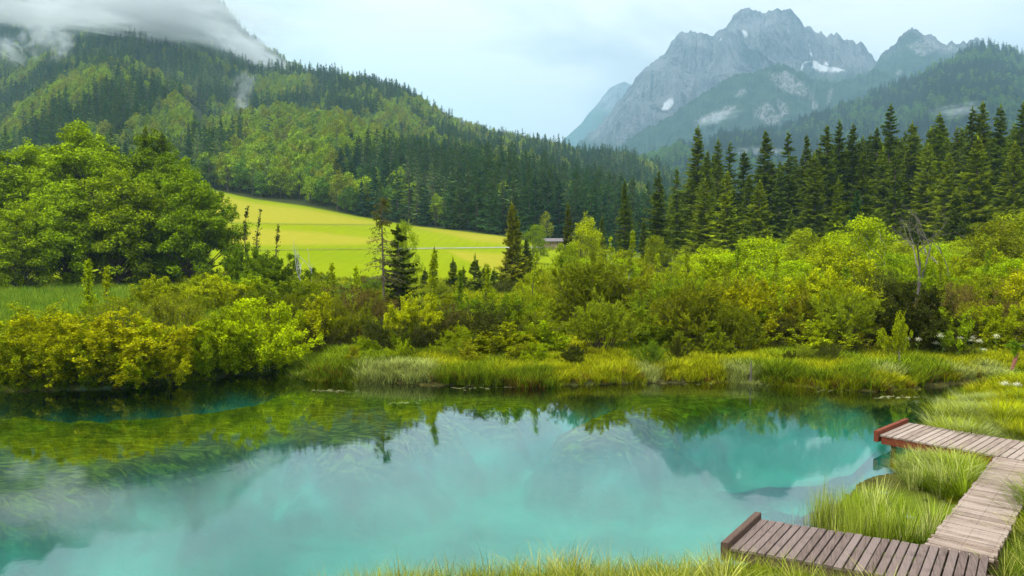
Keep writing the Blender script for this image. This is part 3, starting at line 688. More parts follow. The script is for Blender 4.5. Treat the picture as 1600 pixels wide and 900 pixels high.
# ------------------------------------------------------------------ scattering of uncountable cover as one object
HID = {}
def scatter(name, pts, rotz, scl, idx, sources, label, cat, tilt=None):
    """sources: list of (mesh, colour)"""
    col = bpy.data.collections.new(name+'_kit')
    for i, (me, c) in enumerate(sources):
        me = me.copy()
        for s_, mt in enumerate(me.materials):
            if mt.name in FOL: me.materials[s_] = foliage_mat(mt.name+'_of_'+name, rgb=c, **FOL[mt.name])
        o = bpy.data.objects.new('%s_kit_%02d' % (name, i), me); col.objects.link(o)
    n = len(pts); me = bpy.data.meshes.new(name); me.vertices.add(n); me.vertices.foreach_set('co', np.asarray(pts, np.float32).ravel())
    rot = np.zeros((n, 3), np.float32); rot[:, 2] = rotz
    if tilt is not None: rot[:, 0] = tilt[:, 0]; rot[:, 1] = tilt[:, 1]
    a = me.attributes.new('rot', 'FLOAT_VECTOR', 'POINT'); a.data.foreach_set('vector', rot.ravel())
    a = me.attributes.new('scl', 'FLOAT', 'POINT'); a.data.foreach_set('value', np.asarray(scl, np.float32))
    a = me.attributes.new('idx', 'INT', 'POINT'); a.data.foreach_set('value', np.asarray(idx, np.int32))
    o = link(name, me)
    ng = bpy.data.node_groups.new(name+'_scatter', 'GeometryNodeTree')
    ng.interface.new_socket('Geometry', in_out='INPUT', socket_type='NodeSocketGeometry'); ng.interface.new_socket('Geometry', in_out='OUTPUT', socket_type='NodeSocketGeometry')
    gi = ng.nodes.new('NodeGroupInput'); go = ng.nodes.new('NodeGroupOutput'); ip = ng.nodes.new('GeometryNodeInstanceOnPoints')
    ci = ng.nodes.new('GeometryNodeCollectionInfo'); ci.inputs['Collection'].default_value = col; ci.inputs['Separate Children'].default_value = True; ci.inputs['Reset Children'].default_value = True
    def na(nm, ty):
        q = ng.nodes.new('GeometryNodeInputNamedAttribute'); q.data_type = ty; q.inputs['Name'].default_value = nm; return q.outputs[0]
    e = ng.nodes.new('FunctionNodeEulerToRotation'); ng.links.new(na('rot', 'FLOAT_VECTOR'), e.inputs[0])
    ip.inputs['Pick Instance'].default_value = True
    ng.links.new(gi.outputs[0], ip.inputs['Points']); ng.links.new(ci.outputs[0], ip.inputs['Instance']); ng.links.new(na('idx', 'INT'), ip.inputs['Instance Index'])
    ng.links.new(e.outputs[0], ip.inputs['Rotation']); ng.links.new(na('scl', 'FLOAT'), ip.inputs['Scale']); ng.links.new(ip.outputs[0], go.inputs[0])
    md = o.modifiers.new('scatter', 'NODES'); md.node_group = ng
    tag(o, label, cat, kind='stuff'); return o

def plant(kind, meshes, x, y, s=1.0, rz=0.0, color=(0.1, 0.2, 0.02), label='', cat='tree', group=None, parts=('crown', 'trunk'), sz=None, tilt=0.0, z=None):
    o = bpy.data.objects.new(kind, None); COL.objects.link(o); o.empty_display_size = 0.3
    o.location = (x, y, gz(x, y) if z is None else z); o.rotation_euler = (tilt, 0, rz); o.scale = (s, s, sz or s)
    tag(o, label, cat, group)
    for nm, me in zip(parts, meshes): link(nm, me, o, color)
    return o
# ------------------------------------------------------------------ hillside forest
R0 = rng(7)
C_SP = (0.065, 0.15, 0.036); C_SP2 = (0.032, 0.095, 0.042); C_LA = (0.18, 0.27, 0.07); C_BE = (0.24, 0.35, 0.012); C_BE2 = (0.11, 0.22, 0.020); C_OL = (0.24, 0.28, 0.015)
lo_spruce = [make_spruce(100+i, h=h_, rb=rb_, bare=0.05, ds=1.0, nb=8, S_=4, dens=0.95, wood=False, lod=0.40, thin=1.7, combined=True, jag=0.4) for i, (h_, rb_) in enumerate([(24, 4.7), (21, 4.8), (26, 4.3)])]
lo_larch = [make_spruce(120+i, h=22, rb=4.6, bare=0.1, ds=1.5, nb=6, S_=4, dens=0.8, wood=False, lod=0.45, thin=1.6, combined=True, jag=0.55, droop=0.15) for i in range(2)]
lo_beech = [make_broadleaf(140+i, h=h_, rc=4.2, clumps=30, per=60, ls=0.75, cr=(1.0, 1.9), z0=0.1, combined=True) for i, h_ in enumerate((17, 15, 19))]
def forest_points():
    P = []
    n = 90000
    u = R0.uniform(u_of(-150), u_of(1190), n); y = np.sqrt(R0.uniform(235**2, 1580**2, n))
    D = edge_d(u); k = y > D+2+5*(fbm(u*60, y*0+3, 0, 3, 5)-.5); u, y = u[k], y[k]
    x = u*y; z = height(x, y); px, py = project(x, y, z+20)
    k = (px > -40) & (px < 1200) & (py > -40)
    # sparser where no slope faces the camera
    x, y, z, u = x[k], y[k], z[k], u[k]
    g = (height(x, y+6)-z)/6
    facing = g > (z-CAM_H-14)/y - 0.05
    k = facing; x, y, z = x[k], y[k], z[k]
    # spacing
    o = np.argsort(y); x, y, z = x[o], y[o], z[o]
    cell = {}; keep = []
    for i in range(len(x)):
        s = 3.7 if y[i] < 420 else 4.6
        kx, ky = int(x[i]//s), int(y[i]//s)
        ok = all((x[i]-x[j])**2+(y[i]-y[j])**2 > (s*0.85)**2 for a in (-1, 0, 1) for b in (-1, 0, 1) for j in cell.get((s, kx+a, ky+b), ()))
        if ok: cell.setdefault((s, kx, ky), []).append(i); keep.append(i)
    return x[keep], y[keep], z[keep]
fx, fy, fz = forest_points()
# kind: broadleaved patches, larch patches, spruce elsewhere
pn = fbm(fx/55, fy/75, 0, 4, 91); pm = fbm(fx/40, fy/40, 0, 3, 95)
rr = R0.random(len(fx))
relief = fz - height(fx*1.0, fy+40) + 0.25*40
fpx, fpy = project(fx, fy, fz+10)
bias = 0.16*np.exp(-((fpx-470)/150)**2-((fpy-190)/45)**2) + 0.10*np.exp(-((fpx-170)/110)**2-((fpy-120)/30)**2) - 0.10*(fpx > 520)*(fpy > 265) - 0.10*(fpy < 90) - 0.07*(fy > 640)*(fpx < 400) - 0.04*(fpx > 690)
kindv = np.where(pn+bias > 0.507+0.14*(rr-.5), 2, np.where(pm+0.5*bias > 0.555+0.2*(rr-.5), 1, 0))
kindv = np.where(rr > 0.94, 2, kindv); kindv = np.where((rr < 0.05), 1, kindv)
spl = np.where(R0.random(len(fx)) < 0.5, 0, 1)
near = np.zeros(len(fx), bool)
vis = (fpx > -10) & (fpx < 1120) & ((fpx > 340) | (fpy < 150)) & (fpy > 0)
order = [i for i in np.argsort(fy) if vis[i]]
quota = {0: 200, 1: 70, 2: 90}; got = {0: 0, 1: 0, 2: 0}
SRC = [(lo_spruce[0], C_SP), (lo_spruce[1], C_SP2), (lo_spruce[2], C_SP), (lo_spruce[2], (0.085, 0.15, 0.03)), (lo_larch[0], C_LA), (lo_larch[1], (0.085, 0.15, 0.055)),
       (lo_beech[0], C_BE), (lo_beech[1], C_BE2), (lo_beech[2], C_OL), (lo_beech[2], C_BE)]
OPT = {0: [0, 1, 2, 3], 1: [4, 5], 2: [6, 7, 8, 9]}
scv = 0.60+0.50*R0.random(len(fx)); scv[kindv == 2] *= 0.9
idxv = np.array([OPT[k][R0.integers(len(OPT[k]))] for k in kindv])
KIND = {0: ('spruce_tree', 'spruce', 'dark spruce'), 1: ('larch_tree', 'larch', 'pale larch'), 2: ('broadleaf_tree', 'broadleaf tree', 'rounded broadleaf tree')}
def col_name(px):
    names = [(380, 'behind the grove edge'), (430, 'above the meadow top corner'), (480, 'right of the meadow top corner'), (540, 'left of the bare spruce'), (590, 'beside the bare spruce tip'), (640, 'above the little dark spruce'), (690, 'above the small spire'), (740, 'above the tiny spruces'),
             (790, 'left of the lone full spruce'), (840, 'between lone spruce and barn'), (885, 'behind the barn'), (920, 'right of the barn'), (965, 'left of the broad spruce'), (1010, 'right of the broad spruce'), (1200, 'beside the tall stand')]
    for lim, t in names:
        if px < lim: return t
    return names[-1][1]
lo_parts = {}
def lo_split(me):
    """crown and trunk of a combined mesh as two meshes"""
    if me.name in lo_parts: return lo_parts[me.name]
    n = len(me.polygons); q = np.empty(n*4, np.int32); me.loops.foreach_get('vertex_index', q); q = q.reshape(-1, 4)
    V = np.empty(len(me.vertices)*3, np.float32); me.vertices.foreach_get('co', V); V = V.reshape(-1, 3)
    mi = np.empty(n, np.int32); me.polygons.foreach_get('material_index', mi); T = np.empty(len(V), np.float32); me.attributes['tone'].data.foreach_get('value', T)
    res = []
    for k in (0, 1):
        qq = q[mi == k]; used, inv = np.unique(qq, return_inverse=True)
        res.append(quad_mesh(me.name+('_crown', '_trunk')[k], V[used], inv.reshape(-1, 4), [me.materials[k]], {'tone': T[used]}))
    lo_parts[me.name] = res; return res
for i in order:
    k = int(kindv[i])
    if got[k] >= quota[k]: continue
    got[k] += 1; near[i] = True
    me, c = SRC[idxv[i]]; nm, cat, adj = KIND[k]
    place = col_name(fpx[i]); back = fy[i]-edge_d(fx[i]/fy[i]); row = 'front row' if back < 7 else 'second row' if back < 14 else 'third row' if back < 24 else 'fourth row' if back < 40 else 'far rows'
    size = 'tall' if scv[i] > .92 else 'short' if scv[i] < .74 else 'middling'
    lab = '%s %s, %s of hillside forest %s' % (size, adj, row, place)
    plant(nm, lo_split(me), fx[i], fy[i], scv[i], R0.random()*6.28, c, lab, cat, lab, z=fz[i])
far = ~near
scatter('hillside_forest', np.stack([fx, fy, fz-0.3], 1)[far], R0.random(far.sum())*6.28, scv[far], idxv[far], SRC, 'mixed spruce, larch and beech forest covering the misty hillsides on the left', 'forest')
print('forest', len(fx), 'individual', got)

# wooded mountain on the right: far-off canopy, one mass
def mountain_wood():
    U, Y, Z = M4
    n = 15000; vi = R0.uniform(0.05, 1.0, n)*(129); ui = R0.uniform(0, 599, n)
    a = vi.astype(int); b = ui.astype(int); u, y, z = U[a, b], Y[a, b], Z[a, b]
    u = u + (R0.random(n)-.5)*(U[0, 1]-U[0, 0]); x = u*y
    y = y+(R0.random(n)-.5)*4
    px, py = project(x, y, z); k = (px > 900) & (px < 1640) & (py < 330); x, y, z = x[k], y[k], z[k]
    nz = fbm(x/120, z/60, 0, 3, 17); rr = R0.random(len(x)); idx = np.where(nz > 0.5+0.25*(rr-.5), 1+(rr > 0.5), 0)
    src = [(lo_spruce[0], (0.03, 0.085, 0.03)), (lo_beech[0], (0.10, 0.21, 0.02)), (lo_beech[1], (0.06, 0.15, 0.025))]
    scatter('mountain_forest', np.stack([x, y, z-4], 1), R0.random(len(x))*6.28, 0.75+0.5*R0.random(len(x)), idx, src, 'blue green forest covering the slopes of the rounded mountain at right', 'forest')
mountain_wood()

# ------------------------------------------------------------------ tall spruce stand on the right
hi_spruce = [make_spruce(10, 29, 3.0, .10, .46, 9, 10), make_spruce(11, 26, 3.1, .08, .44, 9, 10, jag=.42), make_spruce(12, 31, 2.7, .18, .5, 8, 9, dens=.92, jag=.45), make_spruce(13, 24, 3.3, .04, .42, 9, 10, droop=.4),
             make_spruce(14, 28, 2.6, .22, .52, 8, 9, dens=.85, jag=.5)]
hh = [29, 26, 31, 24, 28]
PROM = [  # px, py of the top, distance, mesh, label
    (1088, 197, 150, 0, 'tallest pointed dark spruce at the left end of the tall stand'), (1193, 205, 150, 1, 'broad pointed spruce standing clear against the far mountain valley'),
    (1120, 218, 158, 2, 'slim spruce close behind the right side of the tallest left spruce'), (1138, 222, 154, 4, 'ragged narrow spruce second right of the tallest left spruce'),
    (1160, 236, 160, 3, 'lower spruce filling the dip before the broad pointed spruce'), (1228, 206, 152, 4, 'thin topped spruce just right of the broad pointed spruce'),
    (1256, 210, 150, 2, 'dense spruce with bare lower trunk left of the crowded pair'), (1288, 197, 146, 1, 'left one of a crowded pair of spruces below the dark ridge'),
    (1307, 188, 150, 2, 'right one of a crowded pair of spruces below the dark ridge'), (1328, 194, 148, 0, 'bushy spruce beside the very tall forked top'),
    (1386, 163, 145, 2, 'very tall spruce rising highest in the middle of the stand'), (1365, 200, 150, 1, 'spruce tucked under the left side of the highest middle spruce'),
    (1420, 192, 152, 3, 'olive tinted spruce right of the highest middle spruce'), (1462, 176, 142, 0, 'full crowned spruce halfway between the two highest tops'),
    (1445, 225, 134, 3, 'fresh green spruce in front of the full crowned one'), (1512, 168, 144, 4, 'left partner of the twin tops near the right edge'),
    (1528, 161, 146, 1, 'right partner of the twin tops near the right edge'), (1556, 164, 140, 0, 'sharp spire spruce standing alone right of the twin tops'),
    (1590, 160, 132, 2, 'open ragged spruce cut by the right edge of the view'), (1522, 214, 118, 3, 'bright green spruce in front of the twin tops'),
    (1270, 244, 136, 3, 'small dense spruce in front of the crowded pair'), (1345, 238, 132, 1, 'midsized spruce in front of the bushy one'), (1478, 240, 124, 1, 'pale green spruce below the full crowned spruce'),
    (1580, 222, 112, 3, 'bright spruce in front of the ragged one at the right edge'), (1395, 236, 126, 4, 'thin spruce standing before the very tall middle one'),
    (1100, 280, 118, 3, 'light green slim spruce at the foot of the tallest left spruce'), (1135, 268, 112, 1, 'yellow green spruce in front of the left group'), (1185, 282, 118, 3, 'drooping light green spruce under the broad pointed one'),
    (1307, 280, 110, 1, 'low bluish bushy spruce before the crowded pair'), (1056, 262, 140, 4, 'leftmost narrow spruce beside the tallest left spruce'),
    (975, 281, 118, 0, 'single broad spruce left of the stand behind the bushes'), (1028, 268, 128, 1, 'shadowed spruce between the single broad one and the stand')]
GR_R = 'spruces of the tall dark stand on the right'
SPC = [(0.19, 0.26, 0.012), (0.23, 0.30, 0.012), (0.14, 0.205, 0.014), (0.31, 0.38, 0.014)]
for px, py, D, mi, lab in PROM:
    D = D*0.95; x = x_at(px, D); g = gz(x, D); h_ = z_at(px, py, D)-g; s = h_/hh[mi]
    c = SPC[3] if ('bright' in lab or 'light' in lab or 'fresh' in lab or 'yellow' in lab or 'pale' in lab) else SPC[R0.integers(3)]
    plant('spruce_tree', hi_spruce[mi], x, D, s*R0.uniform(1.25, 1.5), R0.random()*6.28, c, lab, 'spruce', GR_R, sz=s)
k = 0; used = []
while k < 125:
    px = R0.uniform(1045, 1680); D = R0.uniform(135, 200); x = x_at(px, D)
    if any((x-a)**2+(D-b)**2 < 6.5 for a, b in used): continue
    used.append((x, D)); lim = np.interp(px, [1045, 1100, 1150, 1200, 1260, 1300, 1400, 1500, 1680], [290, 232, 262, 250, 232, 212, 205, 195, 190]) + R0.uniform(0, 34)
    mi = R0.integers(5); h_ = z_at(px, lim, D)-gz(x, D); s = h_/hh[mi]
    row = 'middle' if D < 165 else 'rear'
    part_ = ('left end' if px < 1100 else 'broad pointed spruce' if px < 1215 else 'thin topped spruce' if px < 1260 else 'crowded pair' if px < 1330 else 'highest middle top' if px < 1400 else 'full crowned spruce' if px < 1485 else 'twin tops' if px < 1550 else 'right edge')
    plant('spruce_tree', hi_spruce[mi], x, D, s*R0.uniform(1.35, 1.6), R0.random()*6.28, SPC[R0.integers(3)], 'dark spruce half hidden in the %s of the stand, near the %s' % (row, part_), 'spruce', 'half hidden spruces in the %s at the %s of the stand' % (row, part_), sz=s)
    k += 1

# ------------------------------------------------------------------ big broadleaved grove on the left
grove = [make_broadleaf(30+i, h=h_, rc=rc_, clumps=cl, per=620, ls=0.30, cr=(0.75, 1.75), z0=z_, sep=0.88) for i, (h_, rc_, cl, z_) in enumerate([(22, 6.2, 130, .05), (20, 5.6, 115, .08), (17, 5.8, 110, .03), (23, 5.0, 115, .1)])]
gh = [22, 20, 17, 23]
GC = [(0.26, 0.37, 0.005), (0.17, 0.26, 0.005), (0.27, 0.36, 0.006), (0.08, 0.13, 0.008)]  # the last one puts the shade inside the grove into the leaf colour
for px, py, D, mi, ci, lab in [
    (135, 192, 98, 0, 0, 'tallest rounded bright green tree of the left grove'), (232, 203, 106, 3, 1, 'pointed dark topped tree behind the middle of the left grove'),
    (270, 236, 97, 0, 1, 'broad green tree at the right of the grove with a shoulder over the meadow'), (300, 264, 92, 2, 1, 'outermost right tree of the grove hanging over the meadow edge'),
    (60, 222, 100, 1, 0, 'airy green tree second from the left edge in the grove'), (5, 228, 96, 3, 0, 'tall tree cut off by the left edge of the view'),
    (185, 262, 90, 2, 2, 'wide low branched tree at the front of the grove'), (110, 285, 88, 2, 0, 'full leafy tree in front below the tallest grove tree'),
    (30, 315, 82, 2, 2, 'dense low dome shaped tree at the left front of the grove'), (-60, 240, 98, 0, 1, 'grove tree mostly outside the left edge'), (250, 300, 100, 1, 3, 'tree in shadow-dark leaf colour deep inside the right half of the grove')]:
    x = x_at(px, D); g = gz(x, D); s = (z_at(px, py, D)-g)/gh[mi]
    plant('broadleaf_tree', grove[mi], x, D, s*(0.9 if px > 260 else 1.02), R0.random()*6.28, GC[ci], lab, 'broadleaf tree', 'broadleaf trees of the big left grove', sz=s)
for px, py, D, mi, lab in [(232, 196, 104, 1, 'dark spruce tip rising behind the pointed grove tree'), (258, 206, 106, 3, 'second dark spruce tip behind the grove')]:
    x = x_at(px, D); s = (z_at(px, py, D)-gz(x, D))/hh[mi]; plant('spruce_tree', hi_spruce[mi], x, D, s, 1.0, SPC[0], lab, 'spruce', 'spruces behind the left grove', sz=s)
# ------------------------------------------------------------------ marsh thicket: shrubs and small trees
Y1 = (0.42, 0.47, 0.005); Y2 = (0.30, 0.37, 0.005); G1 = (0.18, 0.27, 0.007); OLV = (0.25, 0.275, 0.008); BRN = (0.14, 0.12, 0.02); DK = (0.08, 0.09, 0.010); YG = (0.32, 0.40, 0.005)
sh_leafy = [make_shrub(200+i, R=2.0, H=2.5, stems=44, twigs=18, leaves=58, ll=.075, lw=.34, low=.12, upright=.5) for i in range(3)]
sh_dome = [make_shrub(210+i, R=2.3, H=3.0, stems=80, twigs=20, leaves=22, ll=.12, lw=.13, low=.38, upright=.85, rough=.08, jit=.05, stray=.3) for i in range(2)]
sh_brown = [make_shrub(220+i, R=1.9, H=2.2, stems=60, twigs=18, leaves=14, ll=.08, lw=.2, low=.3, upright=.75, rough=.3, stray=.45) for i in range(2)]
sh_open = [make_shrub(230+i, R=1.6, H=3.0, stems=20, twigs=18, leaves=22, ll=.11, lw=.36, low=.25, upright=.9, rough=.4, jit=.12) for i in range(2)]
sm_tree = [make_broadleaf(240+i, h=7.0, rc=2.7, clumps=62, per=360, ls=.135, cr=(.4, .95), z0=.1, stems=3, trunk_r=.13, gap=.8, sep=.9) for i in range(3)]
P2 = ('foliage', 'stems')
LAND = [(90, 'left waterside bushes'), (215, 'left waterside bushes'), (330, 'inlet'), (420, 'inlet bush'), (500, 'bank tip'), (600, 'bare spruce'), (680, 'grey birch'),
        (760, 'low dark thicket'), (835, 'pole sapling'), (925, 'big domed willow'), (1010, 'white birch'), (1100, 'stand end'), (1172, 'grey stake'),
        (1250, 'pointed spruce'), (1330, 'tallest lime tree'), (1437, 'dead forked tree'), (1500, 'brown snag'), (1575, 'right edge')]
def near_land(px):
    q = min(LAND, key=lambda t: abs(t[0]-px)); return q[1], ('left of' if px < q[0]-9 else 'right of' if px > q[0]+9 else 'by')
CN = {id(Y1): 'bright yellow', id(Y2): 'yellow green', id(G1): 'fresh green', id(OLV): 'olive', id(BRN): 'brownish', id(DK): 'dark', id(YG): 'lime green'}
def shrub(px, ytop, D, kind, color, width=None, label=None, group=None, cat=None):
    x = x_at(px, D); g = gz(x, D); h_ = max(z_at(px, ytop, D)-g, 0.5)
    fam, base_h, base_w = {'leafy': (sh_leafy, 2.45, 4.3), 'dome': (sh_dome, 3.05, 4.7), 'brown': (sh_brown, 2.3, 3.9), 'open': (sh_open, 3.2, 3.3), 'tree': (sm_tree, 7.0, 5.9)}[kind]
    me = fam[R0.integers(len(fam))]; base_h, base_w = bounds(me[0]); sz = h_/base_h; s = (width*D/F/base_w) if width else sz*R0.uniform(.95, 1.25)
    tree_ = kind == 'tree'
    if label is None:
        nm, rel = near_land(px); row = 'near bank' if D < 42 else 'front rows' if D < 50 else 'near rows' if D < 60 else 'middle rows' if D < 75 else 'far rows'
        word = {'leafy': 'leafy bush', 'dome': 'domed willow', 'brown': 'twiggy bush', 'open': 'upright shrub', 'tree': 'marsh tree'}[kind]
        size = 'tall' if h_ > 4.2 else 'low' if h_ < 2.2 else 'middling'
        label = '%s %s %s, %s %s, %s' % (size, CN[id(color)], word, rel, nm, row)
        group = label
    jb = R0.uniform(.85, 1.15); jh = R0.uniform(-.06, .06); jc = (color[0]*jb*(1+jh), color[1]*jb*(1-jh), color[2]*jb)
    return plant('marsh_tree' if tree_ else 'willow_shrub', me, x, D, s, R0.random()*6.28, jc, label, cat or ('tree' if tree_ else 'shrub'), group, parts=('crown', 'trunk') if tree_ else P2, sz=sz)
HERO = [ # px, top, D, kind, colour, width, label
    (135, 515, 28.8, 'leafy', Y2, 110, 'yellow green bush low between the two big waterside bushes'), (225, 512, 29.2, 'leafy', Y1, 110, 'bright bush low in front of the right part of the waterside row'), (310, 515, 31.0, 'leafy', Y2, 80, 'small bush joining the waterside row to the inlet bushes'),
    (85, 498, 28.9, 'leafy', Y1, 165, 'broad bright yellow bush at the water by the left edge'), (185, 502, 29.1, 'leafy', Y1, 175, 'rounded yellow bush overhanging the water, second from the left edge'), (262, 522, 29.6, 'leafy', Y1, 105, 'lower yellow bush at the right end of the left waterside row'),
    (25, 515, 28.8, 'leafy', Y2, 100, 'yellow green bush cut by the left edge beside the water'), (345, 495, 31.8, 'leafy', Y2, 105, 'green yellow bush on the left side of the inlet'), (405, 474, 33.0, 'leafy', Y1, 150, 'big leafy bush leaning over the mouth of the inlet'),
    (465, 490, 36.5, 'leafy', Y2, 95, 'leafy bush between the inlet and the grass bank tip'), (245, 442, 46, 'leafy', Y2, 120, 'yellow bush mound behind the waterside row'), (180, 470, 42, 'brown', OLV, 110, 'reddish olive twiggy bush behind the left waterside bushes'),
    (270, 462, 41, 'brown', OLV, 120, 'brown tinted fine bush above the inlet'), (335, 440, 50, 'leafy', Y1, 110, 'yellow mound bush behind the inlet'), (390, 438, 54, 'leafy', YG, 120, 'lime bush below the meadow left of the bare poles'),
    (60, 478, 40, 'open', Y2, 100, 'open sprouting bush behind the left waterside row'), (420, 405, 66, 'leafy', G1, 120, 'green thicket bush at the foot of the two ragged poles'), (385, 395, 70, 'leafy', G1, 90, 'green bush against the grove at the meadow corner'),
    (555, 452, 42, 'brown', BRN, 150, 'brown bush left of the thin bare spruce'), (520, 470, 40, 'brown', OLV, 90, 'olive bush above the left tip of the grass bank'), (640, 470, 39.5, 'leafy', Y1, 95, 'yellow bush in front of the dense little spruce'), (590, 500, 38.5, 'brown', DK, 80, 'dark twiggy bush behind the left part of the grass bank'),
    (700, 480, 40, 'brown', BRN, 120, 'brown dark bush beneath the grey birch sapling'), (765, 480, 39, 'brown', DK, 150, 'dark low thicket behind the middle of the bank'), (790, 512, 37.5, 'leafy', Y2, 110, 'low leafy bush on the bank in front of the dark thicket'),
    (715, 515, 37.3, 'leafy', Y2, 70, 'small leafy bush rising from the bank grass left of centre'), (925, 413, 46, 'dome', OLV, 165, 'large dome shaped olive willow with many upright stems'), (942, 474, 38.5, 'dome', OLV, 100, 'small olive brown dome bush in front of the large domed willow'),
    (850, 505, 38, 'open', Y2, 80, 'leafy low shrub left of the small brown dome bush'), (1010, 440, 45, 'dome', OLV, 120, 'olive bush right of the large domed willow'), (1060, 470, 41, 'dome', OLV, 110, 'domed olive bush behind the right part of the bank'),
    (1020, 500, 39, 'leafy', G1, 80, 'green leafy bush between two olive domes'), (1120, 490, 39.5, 'leafy', YG, 110, 'lime leafy bush behind the grey stake'), (1200, 470, 41, 'open', YG, 120, 'lime shrub with pale stems right of the grey stake'),
    (1180, 375, 62, 'tree', YG, 130, 'round lime green tree below the drooping spruce'), (1130, 400, 58, 'tree', Y2, 110, 'yellow green tree at the left of the lime thicket'), (1260, 362, 72, 'tree', OLV, 80, 'pale olive round tree in front of the crowded pair of spruces'), 
    (1345, 345, 62, 'tree', YG, 130, 'tallest lime tree left of the dead forked tree'), (1300, 385, 55, 'tree', YG, 130, 'lime tree with dark stems in the middle of the right thicket'), (1240, 410, 52, 'tree', YG, 120, 'lime tree with spreading branches low in the right thicket'),
    (1395, 400, 56, 'tree', G1, 90, 'green tree behind the dead forked tree'), (1560, 350, 66, 'tree', OLV, 120, 'olive tree at the right edge below the ragged spruce'), (1595, 335, 70, 'tree', OLV, 120, 'leafy olive tree cut by the right edge'), (1525, 420, 52, 'tree', YG, 110, 'lime leafy tree right of the brown snag'),
    (1590, 425, 48, 'tree', YG, 120, 'fresh lime tree low at the right edge'), (1360, 495, 40, 'brown', BRN, 150, 'dark brown twig thicket behind the white flowers'), (1450, 490, 41, 'brown', BRN, 150, 'dark brown thicket under the dead forked tree'), (1550, 490, 40, 'brown', BRN, 160, 'dark brown thicket at the right edge behind the grass hummock'),
    (1405, 495, 36.5, 'open', YG, 45, 'narrow lime sapling shrub in front of the brown thicket'), (1500, 490, 37, 'open', YG, 60, 'leafy lime sprig bush above the white flowers'), (1285, 505, 37.5, 'open', Y2, 95, 'spreading yellow green shrub on the bank right of the stake'), (1580, 500, 38.5, 'open', YG, 60, 'lime sprig bush by the hanging cone'),
    (1100, 400, 66, 'tree', YG, 90, 'lime tree under the light green slim spruce'), (915, 345, 92, 'tree', YG, 70, 'rounded lime tree left of the single broad spruce'), (1025, 372, 84, 'tree', OLV, 60, 'grey green round tree below the shadowed spruce'), (838, 353, 150, 'tree', G1, 44, 'low green tree left of the barn'),
    (632, 349, 78, 'tree', G1, 42, 'round dark green tree crown behind the dense little spruce'), (960, 392, 76, 'tree', YG, 80, 'feathery lime tree beside the white stemmed birch'), (890, 385, 88, 'leafy', YG, 60, 'lime bush under the slim dark spruce'),
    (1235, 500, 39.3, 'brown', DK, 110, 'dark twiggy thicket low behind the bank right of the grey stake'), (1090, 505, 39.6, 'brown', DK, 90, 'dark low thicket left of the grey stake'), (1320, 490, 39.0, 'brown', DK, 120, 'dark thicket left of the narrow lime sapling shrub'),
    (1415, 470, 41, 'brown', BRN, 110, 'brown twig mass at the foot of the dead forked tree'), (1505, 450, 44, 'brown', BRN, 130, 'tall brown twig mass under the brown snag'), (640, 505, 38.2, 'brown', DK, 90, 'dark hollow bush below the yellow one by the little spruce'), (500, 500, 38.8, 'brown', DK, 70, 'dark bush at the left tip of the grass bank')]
for px, yt, D, kd, c, wd_, lab in HERO:
    if px > 480 and D < 48: D = 33.6+(D-37.0)*1.1
    shrub(px, yt, D, kd, c, wd_, lab, 'marsh thicket bushes and small trees')
cnt = 0; occ = []
PROF = ([-20, 130, 300, 380, 450, 520, 620, 700, 780, 860, 960, 1060, 1150, 1230, 1350, 1450, 1530, 1600, 1700], [455, 445, 425, 408, 405, 425, 436, 440, 432, 405, 392, 385, 375, 372, 362, 380, 372, 345, 340])
def over_open(px, D): return (D > 44 and px < 215 and D < 82) or (560 < px < 840 and 56 < D < 66 and False)
while cnt < 190:
    D = 35.0*math.exp(R0.random()*math.log(100/35.0)); px = R0.uniform(-20, 1640); x = x_at(px, D)
    if D > 36.5 and any(p0 < px < p1 and D < dd for p0, p1, dd in ((850, 1000, 47), (575, 655, 55), (662, 700, 42), (1412, 1462, 49), (1475, 1510, 51))): continue
    if over_open(px, D) or (px < 470 and D < 42): continue
    if sdf(np.array([x]), np.array([D]), LAKE)[0] < 2.6: continue
    if any((x-a)**2+(D-b)**2 < (0.028*D)**2+1.0 for a, b in occ): continue
    floor_ = 400+F*(CAM_H-1.0)/D; prof = np.interp(px, *PROF)
    top = prof + (floor_-prof)*np.clip((100-D)/65, 0, 1)*R0.uniform(.35, .75) + R0.uniform(-6, 22)*(1 if R0.random() < .8 else 1.6)
    hgt = (floor_-top)*D/F; right = px > 1040
    if hgt < 0.9 or hgt > 8: continue
    rz = R0.random()
    if px < 860 and D > 60 and hgt > 3.4: continue
    kd = 'tree' if (hgt > 3.9 and rz < .85) else ('leafy' if rz < .34 else 'dome' if rz < .66 else 'brown' if rz < .80 else 'open')
    if kd == 'brown': c = [OLV, Y2, OLV, DK][R0.integers(4)]
    elif D < 44 and R0.random() < .3: c = [DK, G1, G1][R0.integers(3)]
    elif kd == 'dome': c = OLV if R0.random() < .6 else Y2
    else: c = [Y1, Y2, YG, YG][R0.integers(4)] if right else [Y1, Y2, YG, G1][R0.integers(4)]
    occ.append((x, D)); shrub(px, top, D, kd, c); cnt += 1

for k in range(34):     # low growth on the bank itself
    px = R0.uniform(520, 1560); D = R0.uniform(31.6, 34.6); x = x_at(px, D)
    if sdf(np.array([x]), np.array([D]), LAKE)[0] < 0.9 or 1400 < px < 1440: continue
    shrub(px, 400+F*(CAM_H-0.35-R0.uniform(.6, 1.35))/D, D, ['open', 'leafy', 'brown'][R0.integers(3)], [Y2, G1, DK, OLV][R0.integers(4)])
